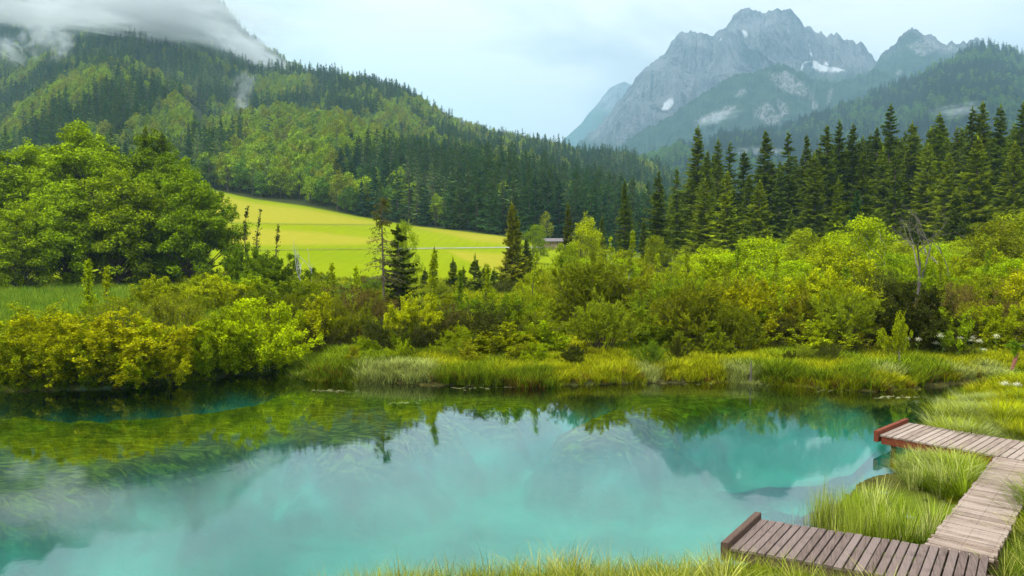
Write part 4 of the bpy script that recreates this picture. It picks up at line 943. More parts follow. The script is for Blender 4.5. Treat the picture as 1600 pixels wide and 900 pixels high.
# ------------------------------------------------------------------ single trees of the marsh
sp_mid = [make_spruce(50, 9.5, 1.9, .05, .26, 8, 9, droop=.45, jag=.35, thin=.6), make_spruce(51, 8, 1.5, .25, .34, 6, 8, dens=.8, droop=.5, jag=.5, thin=.6), make_spruce(52, 9, 1.0, .05, .25, 7, 8, thin=.45, jag=.4), make_spruce(53, 3.0, .75, .03, .17, 7, 7, thin=.3)]
def single(px, py, D, me, bh, col, lab, kind='spruce_tree', cat='spruce', wide=1.0, grp=None, rz=None, parts=('crown', 'trunk')):
    x = x_at(px, D); g = gz(x, D); s = (z_at(px, py, D)-g)/bh
    return plant(kind, me, x, D, s*wide, R0.random()*6.28 if rz is None else rz, col, lab, cat, grp, sz=s, parts=parts)
SC = (0.19, 0.24, 0.014)
single(800, 318, 88, sp_mid[0], 9.5, (0.24, 0.25, 0.010), 'lone full spruce standing before the right end of the meadow', wide=.95)
single(822, 372, 90, sp_mid[0], 9.5, SC, 'short spruce leaning on the right side of the lone full spruce', wide=1.0)
single(887, 318, 92, sp_mid[2], 9, (0.11, 0.13, 0.010), 'slim dark spruce in front of the barn', wide=.85)
single(622, 352, 54, sp_mid[1], 8, (0.10, 0.135, 0.012), 'dense dark little spruce with gaps right of the bare one', wide=1.25)
single(679, 386, 86, sp_mid[2], 9, SC, 'small spruce spire at the lower edge of the meadow', wide=1.0)
for q, (px, py) in enumerate([(708, 405), (742, 402), (724, 418), (757, 416), (772, 420), (664, 420)]):
    single(px, py, 80+q, sp_mid[3], 3.0, SC, 'tiny young spruce by the meadow foot, number %s from the left' % ['third', 'fifth', 'fourth', 'sixth', 'seventh', 'first'][q] if False else ['tiny pointed spruce right of the small spire', 'taller of the tiny dark spruces below the tan field strip', 'low spruce between two taller tiny ones', 'tiny spruce left of the last one below the tan strip', 'last tiny spruce before the lone full spruce', 'tiny spruce left of the small spire'][q], grp='tiny spruces at the foot of the meadow')
# nearly bare spruce: pole, sparse drooping twigs, green only at the tip
def bare_spruce():
    r = rng(77); cr = Acc(); tw = Acc(); h = 9.5; t = np.linspace(0, 1, 9)
    tube(tw, np.stack([0.05*np.sin(t*5), 0*t, t*h-.2], 1), .09*(1-t)**.7+.015, 6)
    for k in range(120):
        q = .32+.66*r.random(); z = q*h; a = r.random()*6.28; l = (1.0-q)*2.1+.3+.3*r.random(); e = np.array([math.cos(a)*l, math.sin(a)*l, z-.22*l]); p = np.array([0, 0, z])
        tube(tw, [p, (p+e)/2+[0, 0, .07*l], e], [.02, .014, .005], 3)
        n = 8 if q < .78 else 34; u_ = r.random(n)**.6; P = p+(e-p)*u_[:, None]; D_ = unit(r.normal(size=(n, 3))*.6+[0, 0, -.5])*(.12+.14*r.random(n))[:, None]; W = unit(np.cross(D_, r.normal(size=(n, 3))))*.028
        leaf_quads(cr, P, D_, W, r.random(n))
    return cr.mesh('sparse_needles', [M_NEEDLE]), tw.mesh('bare_pole', [M_SPRUCE_BARK])
single(598, 306, 50, bare_spruce(), 9.5, (0.11, 0.115, 0.015), 'thin nearly bare spruce with a green tip, tallest before the meadow')
# saplings and poles
def sap(px, py, D, seed, lab, col=YG, **kw):
    x = x_at(px, D); g = gz(x, D); h_ = z_at(px, py, D)-g
    kd = kw.pop('kind', 'sapling'); me = make_sapling(seed, h=h_, **kw)
    return plant(kd, me, x, D, 1, 0, col, lab, 'young tree', None)
sap(675, 392, 41, 1, 'grey stemmed birch sapling with thin drooping leaves left of centre', Y2, n=70, leaves=26, ll=.09, bl=.17, bark=M_BARK, low=.3)
sap(832, 398, 43, 2, 'slim pole sapling left of the large domed willow', Y2, n=60, leaves=20, ll=.09, bl=.16, low=.3)
sap(983, 360, 60, 3, 'white stemmed birch between the domed willow and the stand', YG, n=70, leaves=30, ll=.12, bl=.15, bark=M_PALE_BARK, low=.45, r0=.07)
sap(952, 372, 66, 4, 'pale stemmed birch left of the white stemmed one', YG, n=60, leaves=26, ll=.12, bl=.16, bark=M_PALE_BARK, low=.4)
sap(136, 410, 44, 5, 'leafy sapling in front of the grove left of the first gap', YG, n=60, leaves=24, ll=.13, bl=.2, low=.35)
sap(165, 418, 46, 6, 'yellow tipped sapling beside the leafy one before the grove', Y1, n=40, leaves=16, ll=.12, bl=.18, low=.5)
sap(384, 322, 88, 7, 'ragged dark pole tree, left one of the pair before the meadow', (0.06, .075, .015), n=48, leaves=14, ll=.17, bl=.10, low=.35, r0=.12)
sap(402, 328, 88, 8, 'ragged dark pole tree, right one of the pair before the meadow', (0.06, .08, .015), n=44, leaves=12, ll=.17, bl=.12, low=.35, r0=.12, lean=.03)
sap(430, 350, 70, 9, 'thin grey pole with sparse leaves against the green meadow', (0.10, .11, .03), n=50, leaves=14, ll=.12, bl=.12, low=.4, r0=.08)
sap(1330, 300, 100, 21, 'bluish young broadleaf between the spruces and the lime trees', (0.05, .11, .03), n=80, leaves=60, ll=.25, bl=.2, low=.2, r0=.1)
for px, py, D, sd_, wh in [(1075, 398, 58, 31, 'left of the stand end'), (1150, 385, 52, 32, 'above the round lime green tree'), (1215, 395, 50, 33, 'right of the grey stake'), (1285, 372, 56, 34, 'between the two big lime trees'), (1318, 420, 44, 35, 'before the tallest lime tree'),
        (1380, 380, 52, 36, 'left of the leaning dead tree'), (1470, 400, 46, 37, 'between the two dead trees'), (1540, 392, 50, 38, 'right of the brown snag'), (1030, 400, 50, 39, 'right of the white birch'), (760, 415, 46, 40, 'above the low dark thicket'), (715, 425, 44, 41, 'right of the grey birch'),
        (560, 418, 46, 42, 'left of the bare spruce'), (520, 412, 52, 43, 'above the left bank tip'), (875, 398, 48, 44, 'left of the big domed willow')]:
    sap(px, py, D, sd_, 'slender leafy sapling poking out of the thicket %s' % wh, [YG, Y2, G1][sd_ % 3], n=55, leaves=22, ll=.10, bl=.19, low=.35, lean=.04*((sd_ % 3)-1))
for px, py, D, mi, wh in [(1068, 415, 70, 0, 'at the left foot of the tall stand'), (1165, 345, 100, 0, 'in front of the broad pointed spruce'), (1235, 330, 100, 2, 'under the thin topped spruce'), (1425, 330, 95, 0, 'behind the dead forked tree'), (1005, 345, 100, 2, 'right of the single broad spruce'), (940, 340, 110, 2, 'left of the single broad spruce'), (1490, 300, 105, 0, 'behind the brown snag')]:
    single(px, py, D, sp_mid[mi], [9.5, 8, 9][mi], (0.13, 0.18, 0.012), 'young green spruce %s' % wh)
def bare(px, py, D, seed, lab, **kw):
    x = x_at(px, D); h_ = z_at(px, py, D)-gz(x, D); m_ = kw.pop('m', None); me = make_dead(seed, h=8.0, m=m_, **kw); mx_ = max(v.co.z for v in me[0].vertices); s = h_/mx_
    return plant('dead_tree', me, x, D, s, 0, (.2, .2, .2), lab, 'dead tree', None, parts=('branches', 'trunk'))
bare(1432, 312, 48, 5, 'dead forked tree with pale bare branches against the dark stand', levels=4, r0=.15, spread=.42)
bare(1492, 322, 50, 9, 'brown dead snag tree with a tangle of twigs near the right', levels=4, r0=.11, spread=.5)
bare(1400, 350, 54, 14, 'dead grey branchy tree leaning left of the forked one', levels=3, r0=.1, spread=.6)
bare(473, 372, 66, 17, 'short white dead pole before the lower meadow', levels=2, r0=.1, spread=.3, m=M_PALE_BARK)
bare(486, 388, 66, 19, 'second shorter dead pole beside the white one', levels=1, r0=.08, spread=.3, m=M_PALE_BARK)
bare(1112, 398, 62, 23, 'small grey dead tree at the left end of the lime thicket', levels=3, r0=.09, spread=.5)

# ------------------------------------------------------------------ grass
def ground_grass():
    T_far = [make_tuft(300+i, n=44, R=.24, h=.75, w=.015, bend=.5, spread=.5) for i in range(3)]
    T_er = [make_tuft(310+i, n=70, R=.3, h=1.0, w=.014, bend=.25, erect=.5, spread=.3) for i in range(2)]
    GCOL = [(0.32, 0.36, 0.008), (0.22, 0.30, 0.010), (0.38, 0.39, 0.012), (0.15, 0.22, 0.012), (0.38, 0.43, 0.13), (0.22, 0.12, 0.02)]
    src = [(T_far[i % 3], GCOL[i]) for i in range(6)] + [(T_er[0], (0.13, 0.24, 0.015)), (T_er[1], (0.26, 0.36, 0.03))]
    X = []; Y = []; SC = []; ID = []
    # bank strip and marsh floor
    n = 60000; y = 24*np.exp(R0.random(n)*math.log(112/24)); x = R0.uniform(-.82, .80, n)*y
    d = sdf(x, y, LAKE); q = R0.random(n)
    strip = (d > -0.12) & (d < 3.0); back = (d >= 3.0)
    keep = (strip & (q < 0.95)) | (back & (q < np.clip(0.95-(y-40)/110, .4, 1)))
    keep &= ~((x > 10) & (y < 26))
    x, y, d = x[keep], y[keep], d[keep]; nz = fbm(x*.35, y*.5, 0, 3, 66); r1 = R0.random(len(x))
    idx = np.where(nz > .57, np.where(r1 < .5, 1, 3), np.where(r1 < .55, 0, 2)); idx = np.where((d < .5) & (r1 > .78), 5, idx)
    pale = fbm(x*.5+9, y*.2, 0, 2, 12) > .69; idx = np.where(pale & (d < 1.6), 4, idx); shade = (x < -8.5) & (d < 2.4) & (y < 37); idx = np.where(shade, 3, idx)  # shade under the left bushes is put into the darker grass colour
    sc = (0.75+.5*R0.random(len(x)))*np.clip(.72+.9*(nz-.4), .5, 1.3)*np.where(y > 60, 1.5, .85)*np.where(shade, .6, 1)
    meadow_l = (x < -18) & (y > 42) & (y < 85); idx = np.where(meadow_l, 6+(r1 > .5), idx)
    sc = np.where(meadow_l, .7+.9*R0.random(len(x)), sc)
    Z = height(x, y)
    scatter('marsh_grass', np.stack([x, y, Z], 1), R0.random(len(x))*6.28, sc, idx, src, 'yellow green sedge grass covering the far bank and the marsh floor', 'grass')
    # right bank behind the upper platform
    n = 17000; x = R0.uniform(9.5, 36, n); y = R0.uniform(12.5, 27.5, n); d = sdf(x, y, LAKE)
    keep = (d > -.15) & (off_decks(x, y) > .12); x, y, d = x[keep], y[keep], d[keep]; nz = fbm(x*.5, y*.5, 0, 3, 67); r1 = R0.random(len(x))
    keep = R0.random(len(x)) < np.where(nz > .5, .5, .28)*1.6; x, y, d, nz, r1 = x[keep], y[keep], d[keep], nz[keep], r1[keep]
    src2 = [(make_tuft(330+i, n=90, R=.2, h=.62, w=.007, bend=.55, spread=.6), c) for i, c in enumerate([(0.24, 0.29, .008), (.33, .34, .01), (.13, .20, .01), (.30, .35, .12)])]
    idx = np.where((d < 1.5) & (x < 17), np.where(r1 < .6, 3, 0), np.where(nz > .52, 2, np.where(r1 < .6, 0, 1)))
    scatter('bank_grass', np.stack([x, y, height(x, y)], 1), R0.random(len(x))*6.28, (.5+.6*R0.random(len(x)))*(.6+2.2*np.clip(fbm(x*.8, y*.8, 4, 2, 6)-.35, 0, .4)), idx, src2, 'tufted yellow grass on the bank behind the upper viewing platform', 'grass')
    # reeds in the shallow water between the platforms
    n = 2600; x = R0.uniform(4.2, 12.5, n); y = R0.uniform(11.2, 18.5, n); mz = sdf(x, y, MARSH)
    nz = fbm(x*.9, y*.9, 0, 3, 68)
    keep = (mz < .25) & (off_decks(x, y) > .1) & (nz > .44+.13*R0.random(n)); x, y = x[keep], y[keep]; nz = nz[keep]; r1 = R0.random(len(x))
    src3 = [(make_tuft(340, n=30, R=.14, h=.95, w=.0055, bend=.22, erect=.6, spread=.3), (.30, .36, .05)), (make_tuft(341, n=34, R=.13, h=.85, w=.0055, bend=.35, spread=.3, erect=.3), (.22, .30, .02)), (make_tuft(342, n=110, R=.12, h=.55, w=.005, bend=.6, spread=.7), (.15, .24, .01)),
            (make_tuft(343, n=28, R=.15, h=.9, w=.005, bend=.3, erect=.5), (.46, .48, .18))]
    idx = np.where(x+.35*y < 11.5, np.where(r1 < .6, 0, np.where(r1 < .85, 1, 3)), np.where(r1 < .45, 2, np.where(r1 < .8, 1, 3)))
    scatter('reeds', np.stack([x, y, height(x, y)], 1), R0.random(len(x))*6.28, .7+.45*R0.random(len(x)), idx, src3, 'clump of tall thin reeds in shallow water between the two platforms', 'reeds', )
    # foreground grass at the lower edge and beside the boardwalk
    n = 17000; x = R0.uniform(-3.4, 22, n); y = R0.uniform(4.6, 15.5, n); d = sdf(x, y, LAKE); mz = sdf(x, y, MARSH); od = off_decks(x, y)
    right = x > 7.2+ (y-11.5)*0.9
    topline = np.interp(x, [-3.4, -2.6, -1.5, 0, 2, 3.4, 4.4, 5.6, 7.2, 8.2], [9.9, 10.35, 10.7, 11.0, 11.1, 11.1, 10.6, 9.9, 9.2, 8.9])
    keep = (mz > .1) & (od > .08) & ((right & (x > 7.9)) | ((y < topline) & ~right)) & (R0.random(n) < .8)
    x, y = x[keep], y[keep]; r1 = R0.random(len(x)); nz = fbm(x*1.1, y*1.1, 0, 3, 69)
    src4 = [(make_tuft(350+i, n=46, R=.12, h=hh_, w=.0042, bend=.5, spread=.5, segs=5), c) for i, (hh_, c) in enumerate([(.55, (.17, .21, .015)), (.6, (.25, .27, .03)), (.5, (.11, .17, .01)), (.7, (.38, .38, .11))])]
    idx = np.where(r1 < .35, 0, np.where(r1 < .6, 1, np.where(r1 < .9, 2, 3))); idx = np.where((x > 8) & (r1 < .8), 2, idx)
    zz = np.maximum(height(x, y), .05)
    scatter('foreground_grass', np.stack([x, y, zz], 1), R0.random(len(x))*6.28, (.75+.5*R0.random(len(x)))*(.8+.5*(nz-.3)), idx, src4, 'long green grass along the lower edge in front of the lake and boardwalk', 'grass')

# ------------------------------------------------------------------ platforms and boardwalk
DZ = 0.45
def dk(px, py): return np.array(at_z(px, py, DZ))
NEAR = dict(a=np.array([3.70, 11.73]), dir=np.array([.897, -.442]), n=np.array([.442, .897]), L=3.75, W=1.62, skew=.187)
FAR_ = dict(a=np.array([10.20, 19.32]), dir=np.array([.665, -.747]), n=np.array([.747, .665]), L=6.2, W=2.12)
e = unit(np.array([5.1, 5.6])); WALK = dict(a=np.array([7.13, 11.93]), dir=e, n=np.array([e[1], -e[0]]), L=7.2, W=0.98)
def wood_mat(name, c1, c2, c3, moss=0.3):
    mt = mat_new(name); g = MN(mt)
    tc = g.n('ShaderNodeTexCoord').outputs['Object']; tone = g.attr('tone')
    ax = g.n('ShaderNodeVectorMath', operation='MULTIPLY'); g.L.new(tc, ax.inputs[0]); ax.inputs[1].default_value = (38, 2.2, 20)
    off = g.n('ShaderNodeVectorMath', operation='ADD'); g.L.new(ax.outputs[0], off.inputs[0]); cb = g.n('ShaderNodeCombineXYZ'); g.L.new(g.math('MULTIPLY', tone, 37.0), cb.inputs[1]); g.L.new(cb.outputs[0], off.inputs[1])
    gr = g.noise(1.0, 4, 0.6, off.outputs[0], 0.4); n2 = g.noise(3.0, 4, 0.6, tc); n3 = g.noise(14.0, 3, 0.6, tc)
    c = g.ramp(gr, [(0.3, c1), (0.62, c2)]); c = g.mix(g.math('MULTIPLY', tone, 0.75), c, c3)
    c = g.mix(g.math('MULTIPLY', g.step(n2, 0.52, 0.75), 0.45), c, c1)
    c = g.mix(g.math('MULTIPLY', g.step(n3, 0.62, 0.72), moss), c, (0.16, 0.16, 0.03))
    p = g.princ(c, 0.7, 0.12); g.L.new(g.bump(gr, 0.35, 0.01), p.inputs['Normal']); g.out(p.outputs[0]); return mt
M_DECK = wood_mat('wet_weathered_planks', (0.045, 0.028, 0.022), (0.17, 0.118, 0.098), (0.24, 0.178, 0.155), .15)
M_DECK2 = wood_mat('dry_weathered_planks', (0.11, 0.07, 0.05), (0.31, 0.225, 0.175), (0.40, 0.31, 0.255), .35)
M_BEAM = wood_mat('dark_beams', (0.05, 0.03, 0.022), (0.12, 0.07, 0.05), (0.14, 0.09, 0.07), .3)
M_RED = wood_mat('red_brown_beams', (0.10, 0.022, 0.011), (0.21, 0.048, 0.02), (0.19, 0.06, 0.03), .35)
def platform(K, name, label, cat, pitch, mdeck, mbeam, board=True, across=True, seed=1, boardm=None, gap=.014, th=.045, fascia=.16):
    sk = K.get('skew', 0.0)
    def shear(V): return [(p[0]+sk*p[1], p[1], p[2]) for p in V]
    """local frame: x runs along the platform, y across it"""
    r = rng(seed); root = bpy.data.objects.new(name, None); COL.objects.link(root)
    root.location = (K['a'][0], K['a'][1], DZ-(0 if board else .012)); root.rotation_euler = (0, 0, math.atan2(K['dir'][1], K['dir'][0])); tag(root, label, cat)
    sg = 1 if (-K['dir'][1]*K['n'][0]+K['dir'][0]*K['n'][1]) > 0 else -1
    W = K['W']*sg; acc = Acc(); n = int(K['L']/pitch)
    for i in range(n):
        w_ = pitch-gap*(.7+.8*r.random()); x0 = i*pitch; j0 = r.uniform(-.02, .02); j1 = r.uniform(-.02, .02); dz = r.uniform(-.004, .004); tw = r.uniform(-.006, .006)
        y0, y1 = (j0, W+j1*sg)
        b = .006
        V = []
        for yy, tq in ((y0, 0), (y1, tw)):
            V += [(x0, yy, -th+dz), (x0+w_, yy, -th+dz), (x0+w_, yy, -b+dz+tq), (x0+w_-b, yy, dz+tq), (x0+b, yy, dz), (x0, yy, -b+dz)]
        Q = [(k, (k+1) % 6, 6+(k+1) % 6, 6+k) for k in range(6)] + [(0, 1, 2, 5), (2, 3, 4, 5), (6, 7, 8, 11), (8, 9, 10, 11)]
        acc.add(shear(V), Q, r.random())
    link('deck_planks', acc.mesh('planks', [mdeck]), root)
    nl = Acc()
    for i in range(n):
        for ty in (.07, .5, .93):
            for q in (.25, .7): boxv(nl, (i*pitch+pitch*q-.004+sk*W*ty, W*ty+r.uniform(-.008, .008), -.004), (.009, 0, 0), (0, .009, 0), (0, 0, .0095), .1)
    link('nail_heads', nl.mesh('nails', [M_BEAM]), root)
    sy = (1 if W > 0 else -1)
    for yy in (0.02*sy, W-.08*sy, W*.5):
        a2 = Acc(); boxv(a2, (.03+sk*yy, yy, -th-.006-fascia), (K['L']-.05, 0, 0), (0, .06*sy, 0), (0, 0, fascia), r.random()); link('beam', a2.mesh('beam', [mbeam]), root)
    for xx in np.arange(.25, K['L'], 1.55):
        for yy in (.12*sy, W-.2*sy):
            a2 = Acc(); boxv(a2, (xx+sk*yy, yy, -1.15), (.11, 0, 0), (0, .11*sy, 0), (0, 0, 1.15-th-fascia-.01+.004), r.random()); link('post', a2.mesh('post', [M_BEAM]), root)
    if board:
        a2 = Acc(); bw = .12; V = []
        for yy in (-.07*sy, W+.06*sy): V += [(-bw-.012, yy, -.2), (-.012, yy, -.2), (-.012, yy, .095), (-.024, yy, .107), (-bw, yy, .107), (-bw-.012, yy, .095)]
        Q = [(k, (k+1) % 6, 6+(k+1) % 6, 6+k) for k in range(6)] + [(0, 1, 2, 5), (2, 3, 4, 5), (6, 7, 8, 11), (8, 9, 10, 11)]
        a2.add(shear(V), Q, .3); link('end_board', a2.mesh('end_board', [boardm or mbeam]), root)
    return root
platform(NEAR, 'viewing_platform', 'dark wet plank platform with a raised end board at the lower right', 'platform', .145, M_DECK, M_BEAM, seed=3, gap=.02)
platform(FAR_, 'viewing_platform', 'pale plank platform with red brown side beams reaching over the turquoise water', 'platform', .165, M_DECK2, M_RED, seed=4, boardm=M_RED, gap=.022, fascia=.2)
platform(WALK, 'boardwalk', 'narrow plank boardwalk joining the two platforms through the grass', 'boardwalk', .118, M_DECK2, M_BEAM, board=False, seed=5, gap=.016, fascia=.12)
ground_grass()

# ------------------------------------------------------------------ small things
def barn():
    x, y, z = hit(858, 388, 150, 244); y0 = y; root = bpy.data.objects.new('hay_barn', None); COL.objects.link(root); root.location = (x_at(866, y0), y0, gz(x_at(866, y0), y0)); root.rotation_euler = (0, 0, -.12)
    tag(root, 'small low wooden barn with grey roof at the right end of the meadow', 'barn')
    mw = bark_mat('barn_boards', (.20, .13, .07), (.34, .25, .15), 3); mr = bark_mat('barn_roof', (.10, .085, .085), (.2, .17, .17), 2)
    a = Acc(); Wd, Dp, Hh = 6.6, 4.0, 2.4
    for k in range(26): boxv(a, (-Wd/2+k*Wd/26, -Dp/2, 0), (Wd/26-.03, 0, 0), (0, .05, 0), (0, 0, Hh), (k*37 % 10)/10)
    boxv(a, (-Wd/2, -Dp/2+.06, 0), (Wd, 0, 0), (0, Dp-.1, 0), (0, 0, Hh-.02), .4); link('wall', a.mesh('wall', [mw]), root)
    for s in (-1, 1):
        r_ = Acc(); boxv(r_, (-Wd/2-.4, s*(Dp/2+.5), Hh-.1), (Wd+.8, 0, 0), (0, -s*(Dp/2+.5), 1.0), (0, 0, .09), .5); link('roof_slope', r_.mesh('roof', [mr]), root)
    for k in range(4):
        p = Acc(); boxv(p, (-Wd/2+k*Wd/3-.09, -Dp/2-.14, 0), (.18, 0, 0), (0, .12, 0), (0, 0, Hh-.12), .2); link('corner_post', p.mesh('post', [M_DEAD]), root)
barn()
def strip(name, pts, w_, mt, lift=.05):
    C = []
    for (a, b), (c, d) in zip(pts[:-1], pts[1:]):
        for t in np.linspace(0, 1, 12, endpoint=False): C.append(hit(a+(c-a)*t, b+(d-b)*t, 90, 400)[:2])
    C = np.array(C); k = np.ones(5)/5; C = np.stack([np.convolve(np.pad(C[:, i], 2, 'edge'), k, 'valid') for i in (0, 1)], 1)
    tg = unit(np.gradient(C, axis=0)); nn = np.stack([-tg[:, 1], tg[:, 0]], 1); A = C-nn*w_/2; B = C+nn*w_/2; M_ = C
    V = np.concatenate([np.stack([q[:, 0], q[:, 1], height(q[:, 0], q[:, 1])+lift], 1) for q in (A, M_, B)]); n = len(C)
    Q = [(k_*n+i, k_*n+i+1, (k_+1)*n+i+1, (k_+1)*n+i) for k_ in (0, 1) for i in range(n-1)]
    acc = Acc(); acc.add(V, Q); o = link(name, acc.mesh(name, [mt])); tag(o, kind='structure'); return o
mt = mat_new('pale_gravel'); g = MN(mt); p = g.princ(g.ramp(g.noise(2, 4, .6), [(.3, (.26, .26, .23)), (.7, (.38, .38, .35))]), .9, .2); g.out(p.outputs[0])
strip('road', [(618, 389), (680, 388.5), (760, 387.5), (860, 387), (900, 387)], 1.7, mt, .12)
mt2 = mat_new('worn_turf'); g = MN(mt2); p = g.princ(g.ramp(g.noise(1.2, 4, .6), [(.35, (.13, .17, .01)), (.7, (.24, .25, .02))]), .95, .1); g.out(p.outputs[0])
strip('path', [(345, 389), (420, 391), (500, 390), (600, 389)], 1.6, mt2, .09)
strip('path', [(345, 348), (430, 350), (520, 351), (598, 351)], 1.8, mt2, .09)

def stake():
    x, y = at_z(1170, 598); a = Acc(); t = np.linspace(0, 1, 6)
    tube(a, np.stack([.03*t, 0*t, -.6+t*1.55], 1), [.06, .065, .06, .05, .035, .012], 7); o = link('wooden_stake', a.mesh('stake', [M_DEAD])); o.location = (x, y-.15, 0); tag(o, 'weathered grey stake standing in the water at the far bank', 'stake')
    x, y = at_z(1408, 590); a = Acc(); tube(a, np.stack([-.12*t, 0*t, -.3+t*1.5], 1), [.07, .07, .06, .05, .03, .01], 7); o = link('wooden_stake', a.mesh('stake', [M_DEAD])); o.location = (x, y, 0); tag(o, 'pale leaning snag beside the lime sapling shrub on the right bank', 'stake')
stake()
def fallen():
    x0, y0, _ = hit(655, 548, 30, 60); a = Acc(); tube(a, [(0, 0, .55), (.5, -.35, .42), (1.0, -.8, .25), (1.25, -1.1, .1)], [.02, .03, .035, .03], 5)
    tube(a, [(.5, -.35, .42), (.7, -.3, .7), (.75, -.28, .9)], [.018, .012, .005], 4); o = link('fallen_branch', a.mesh('branch', [M_PALE_BARK])); o.location = (x0, y0, gz(x0, y0)); tag(o, 'pale dead branch lying in the grass of the far bank', 'branch')
fallen()
# white flowers on stalks (meadowsweet) on the right bank
def flowers():
    st = mat_new('flower_stalk'); g = MN(st); g.out(g.princ((.12, .2, .02), .8, .2).outputs[0]); wh = mat_new('cream_petals'); g = MN(wh); g.out(g.princ((.8, .76, .5), .8, .1).outputs[0])
    r = rng(5); st_me = []; fl_me = []
    for v_ in range(4):
        a = Acc(); h = .95+.3*v_/3; tube(a, [(0, 0, 0), (.04, .02, h*.5), (.06*(v_-1), .04, h)], [.008, .006, .004], 4)
        for k in range(6): leaf_quads(a, np.array([[.02, .01, h*(.2+.1*k)]]), unit(r.normal(size=(1, 3))+[0, 0, .4])*.16, np.array([[.03, .02, 0]]), np.array([.5]))
        b = Acc(); n = 130; blob = np.array([.06*(v_-1), .04, h])+r.normal(size=(n, 3))*np.array([.055, .055, .045]); leaf_quads(b, blob, unit(r.normal(size=(n, 3)))*.03, unit(r.normal(size=(n, 3)))*.013, r.random(n))
        st_me.append(a.mesh('stalk', [st])); fl_me.append(b.mesh('flower_head', [wh]))
    POS = [(1476, 524, 'leftmost pair'), (1467, 536, 'leftmost pair'), (1488, 529, 'middle'), (1500, 528, 'middle'), (1416, 537, 'sapling'), (1421, 529, 'sapling'), (1436, 530, 'sapling'), (1515, 532, 'middle'), (1526, 527, 'right'), (1535, 533, 'right'), (1559, 525, 'right'), (1501, 536, 'middle'), (1545, 546, 'right')]
    lab = {'leftmost pair': 'cream flower head above the left part of the right grass hummock', 'middle': 'cream flower head above the middle of the right grass hummock', 'sapling': 'cream flower head beside the narrow lime sapling shrub', 'right': 'cream flower head above the right part of the grass hummock'}
    for i, (px, py, gname) in enumerate(POS):
        D = 33.0+(i % 3)*.4; x = x_at(px, D); v_ = i % 4; top = z_at(px, py, D); h = .95+.3*v_/3; g0 = gz(x, D)
        o = bpy.data.objects.new('meadowsweet_flower', None); COL.objects.link(o); s = max((top-g0)/h, .6); o.location = (x, D, g0); o.scale = (1.3, 1.3, s); tag(o, lab[gname], 'flower', lab[gname]+'s')
        link('stalk', st_me[v_], o); link('flower_head', fl_me[v_], o)
    for px, py, l in [(1578, 603, 'left one of two cream flowers near the lower right grass edge'), (1597, 604, 'right one of two cream flowers cut by the right edge')]:
        D = 23; x = x_at(px, D); g0 = gz(x, D); o = bpy.data.objects.new('meadowsweet_flower', None); COL.objects.link(o); o.location = (x, D, g0); o.scale = (1.2, 1.2, max((z_at(px, py, D)-g0)/.95, .5)); tag(o, l, 'flower')
        link('stalk', st_me[1], o); link('flower_head', fl_me[1], o)
flowers()
# spruce twig with a cone reaching in from a young spruce just outside the right edge
def cone_twig():
    D = 6.0; x0 = x_at(1650, D, 530); z0 = z_at(1650, 520, D); root = bpy.data.objects.new('spruce_tree', None); COL.objects.link(root); bx = x0+2.3; root.location = (bx, D, gz(bx, D))
    tag(root, 'green spruce twig with one hanging cone at the right edge of the view', 'spruce'); g0 = gz(bx, D)
    def L_(px, py, dy=0): return np.array([x_at(px, D, py)-bx, dy, z_at(px, py, D)-g0])
    tr = Acc(); tube(tr, [(0, 0, -.2), (.02, 0, .9), (.03, 0, 1.4)], [.15, .13, .10], 8)
    tube(tr, [(0, 0, z0-g0-.35), L_(1680, 528), L_(1625, 535), L_(1594, 541)], [.03, .02, .012, .007], 6)
    link('trunk', tr.mesh('trunk', [M_SPRUCE_BARK]), root)
    yc, yt_ = make_spruce(61, 8.2, 1.05, .10, .24, 8, 9, thin=.5); link('crown', yc, root, (.12, .17, .012)); link('crown_limbs', yt_, root)
    r = rng(3); cr = Acc()
    def shoot(a, b, n=110, l=.030):
        a, b = np.array(a), np.array(b); t = r.random(n); P = a+(b-a)*t[:, None]; ax = unit(b-a); D_ = unit(r.normal(size=(n, 3))+ax*.9)*l; W = unit(np.cross(D_, r.normal(size=(n, 3))))*.0016
        leaf_quads(cr, P, D_, W, r.random(n)); tube(cr, [a, b], [.0035, .002], 4, .2)
    for a, b in [((1594, 541), (1570, 539)), ((1592, 541), (1580, 533)), ((1592, 541), (1580, 550)), ((1590, 542), (1585, 555)), ((1608, 538), (1592, 541)), ((1625, 535), (1606, 530)), ((1625, 535), (1608, 550))]:
        for k in range(1): shoot(L_(*a, r.uniform(-.01, .01)), L_(*b, r.uniform(-.03, .03)), 260)
    link('needles', cr.mesh('needles', [M_NEEDLE]), root, (.20, .32, .02))
    cm = mat_new('cone_scales'); g = MN(cm); g.out(g.princ(g.mix(g.attr('tone'), (.22, .05, .03), (.45, .22, .15)), .6, .3).outputs[0])
    a = Acc(); A = L_(1590, 552); B = L_(1581, 577); ax = B-A; ln = np.linalg.norm(ax); ax = ax/ln; s1 = unit(np.cross(ax, [0, 1, 0])); s2 = np.cross(ax, s1)
    t = np.linspace(0, 1, 9); tube(a, A+(ax*ln)*t[:, None], .0135*np.sin(np.pi*(t*.86+.1))**.6+.001, 8, .3)
    for k in range(90):
        q = k/90; an = k*2.4; rad = .0150*math.sin(math.pi*(q*.86+.1))**.6; d = s1*math.cos(an)+s2*math.sin(an); P = A+ax*ln*q+d*rad*.75
        leaf_quads(a, P[None], (ax*.012+d*.006)[None], (np.cross(ax, d)*.006)[None], np.array([(k*7 % 10)/10]))
    link('cone', a.mesh('cone', [cm]), root)
cone_twig()
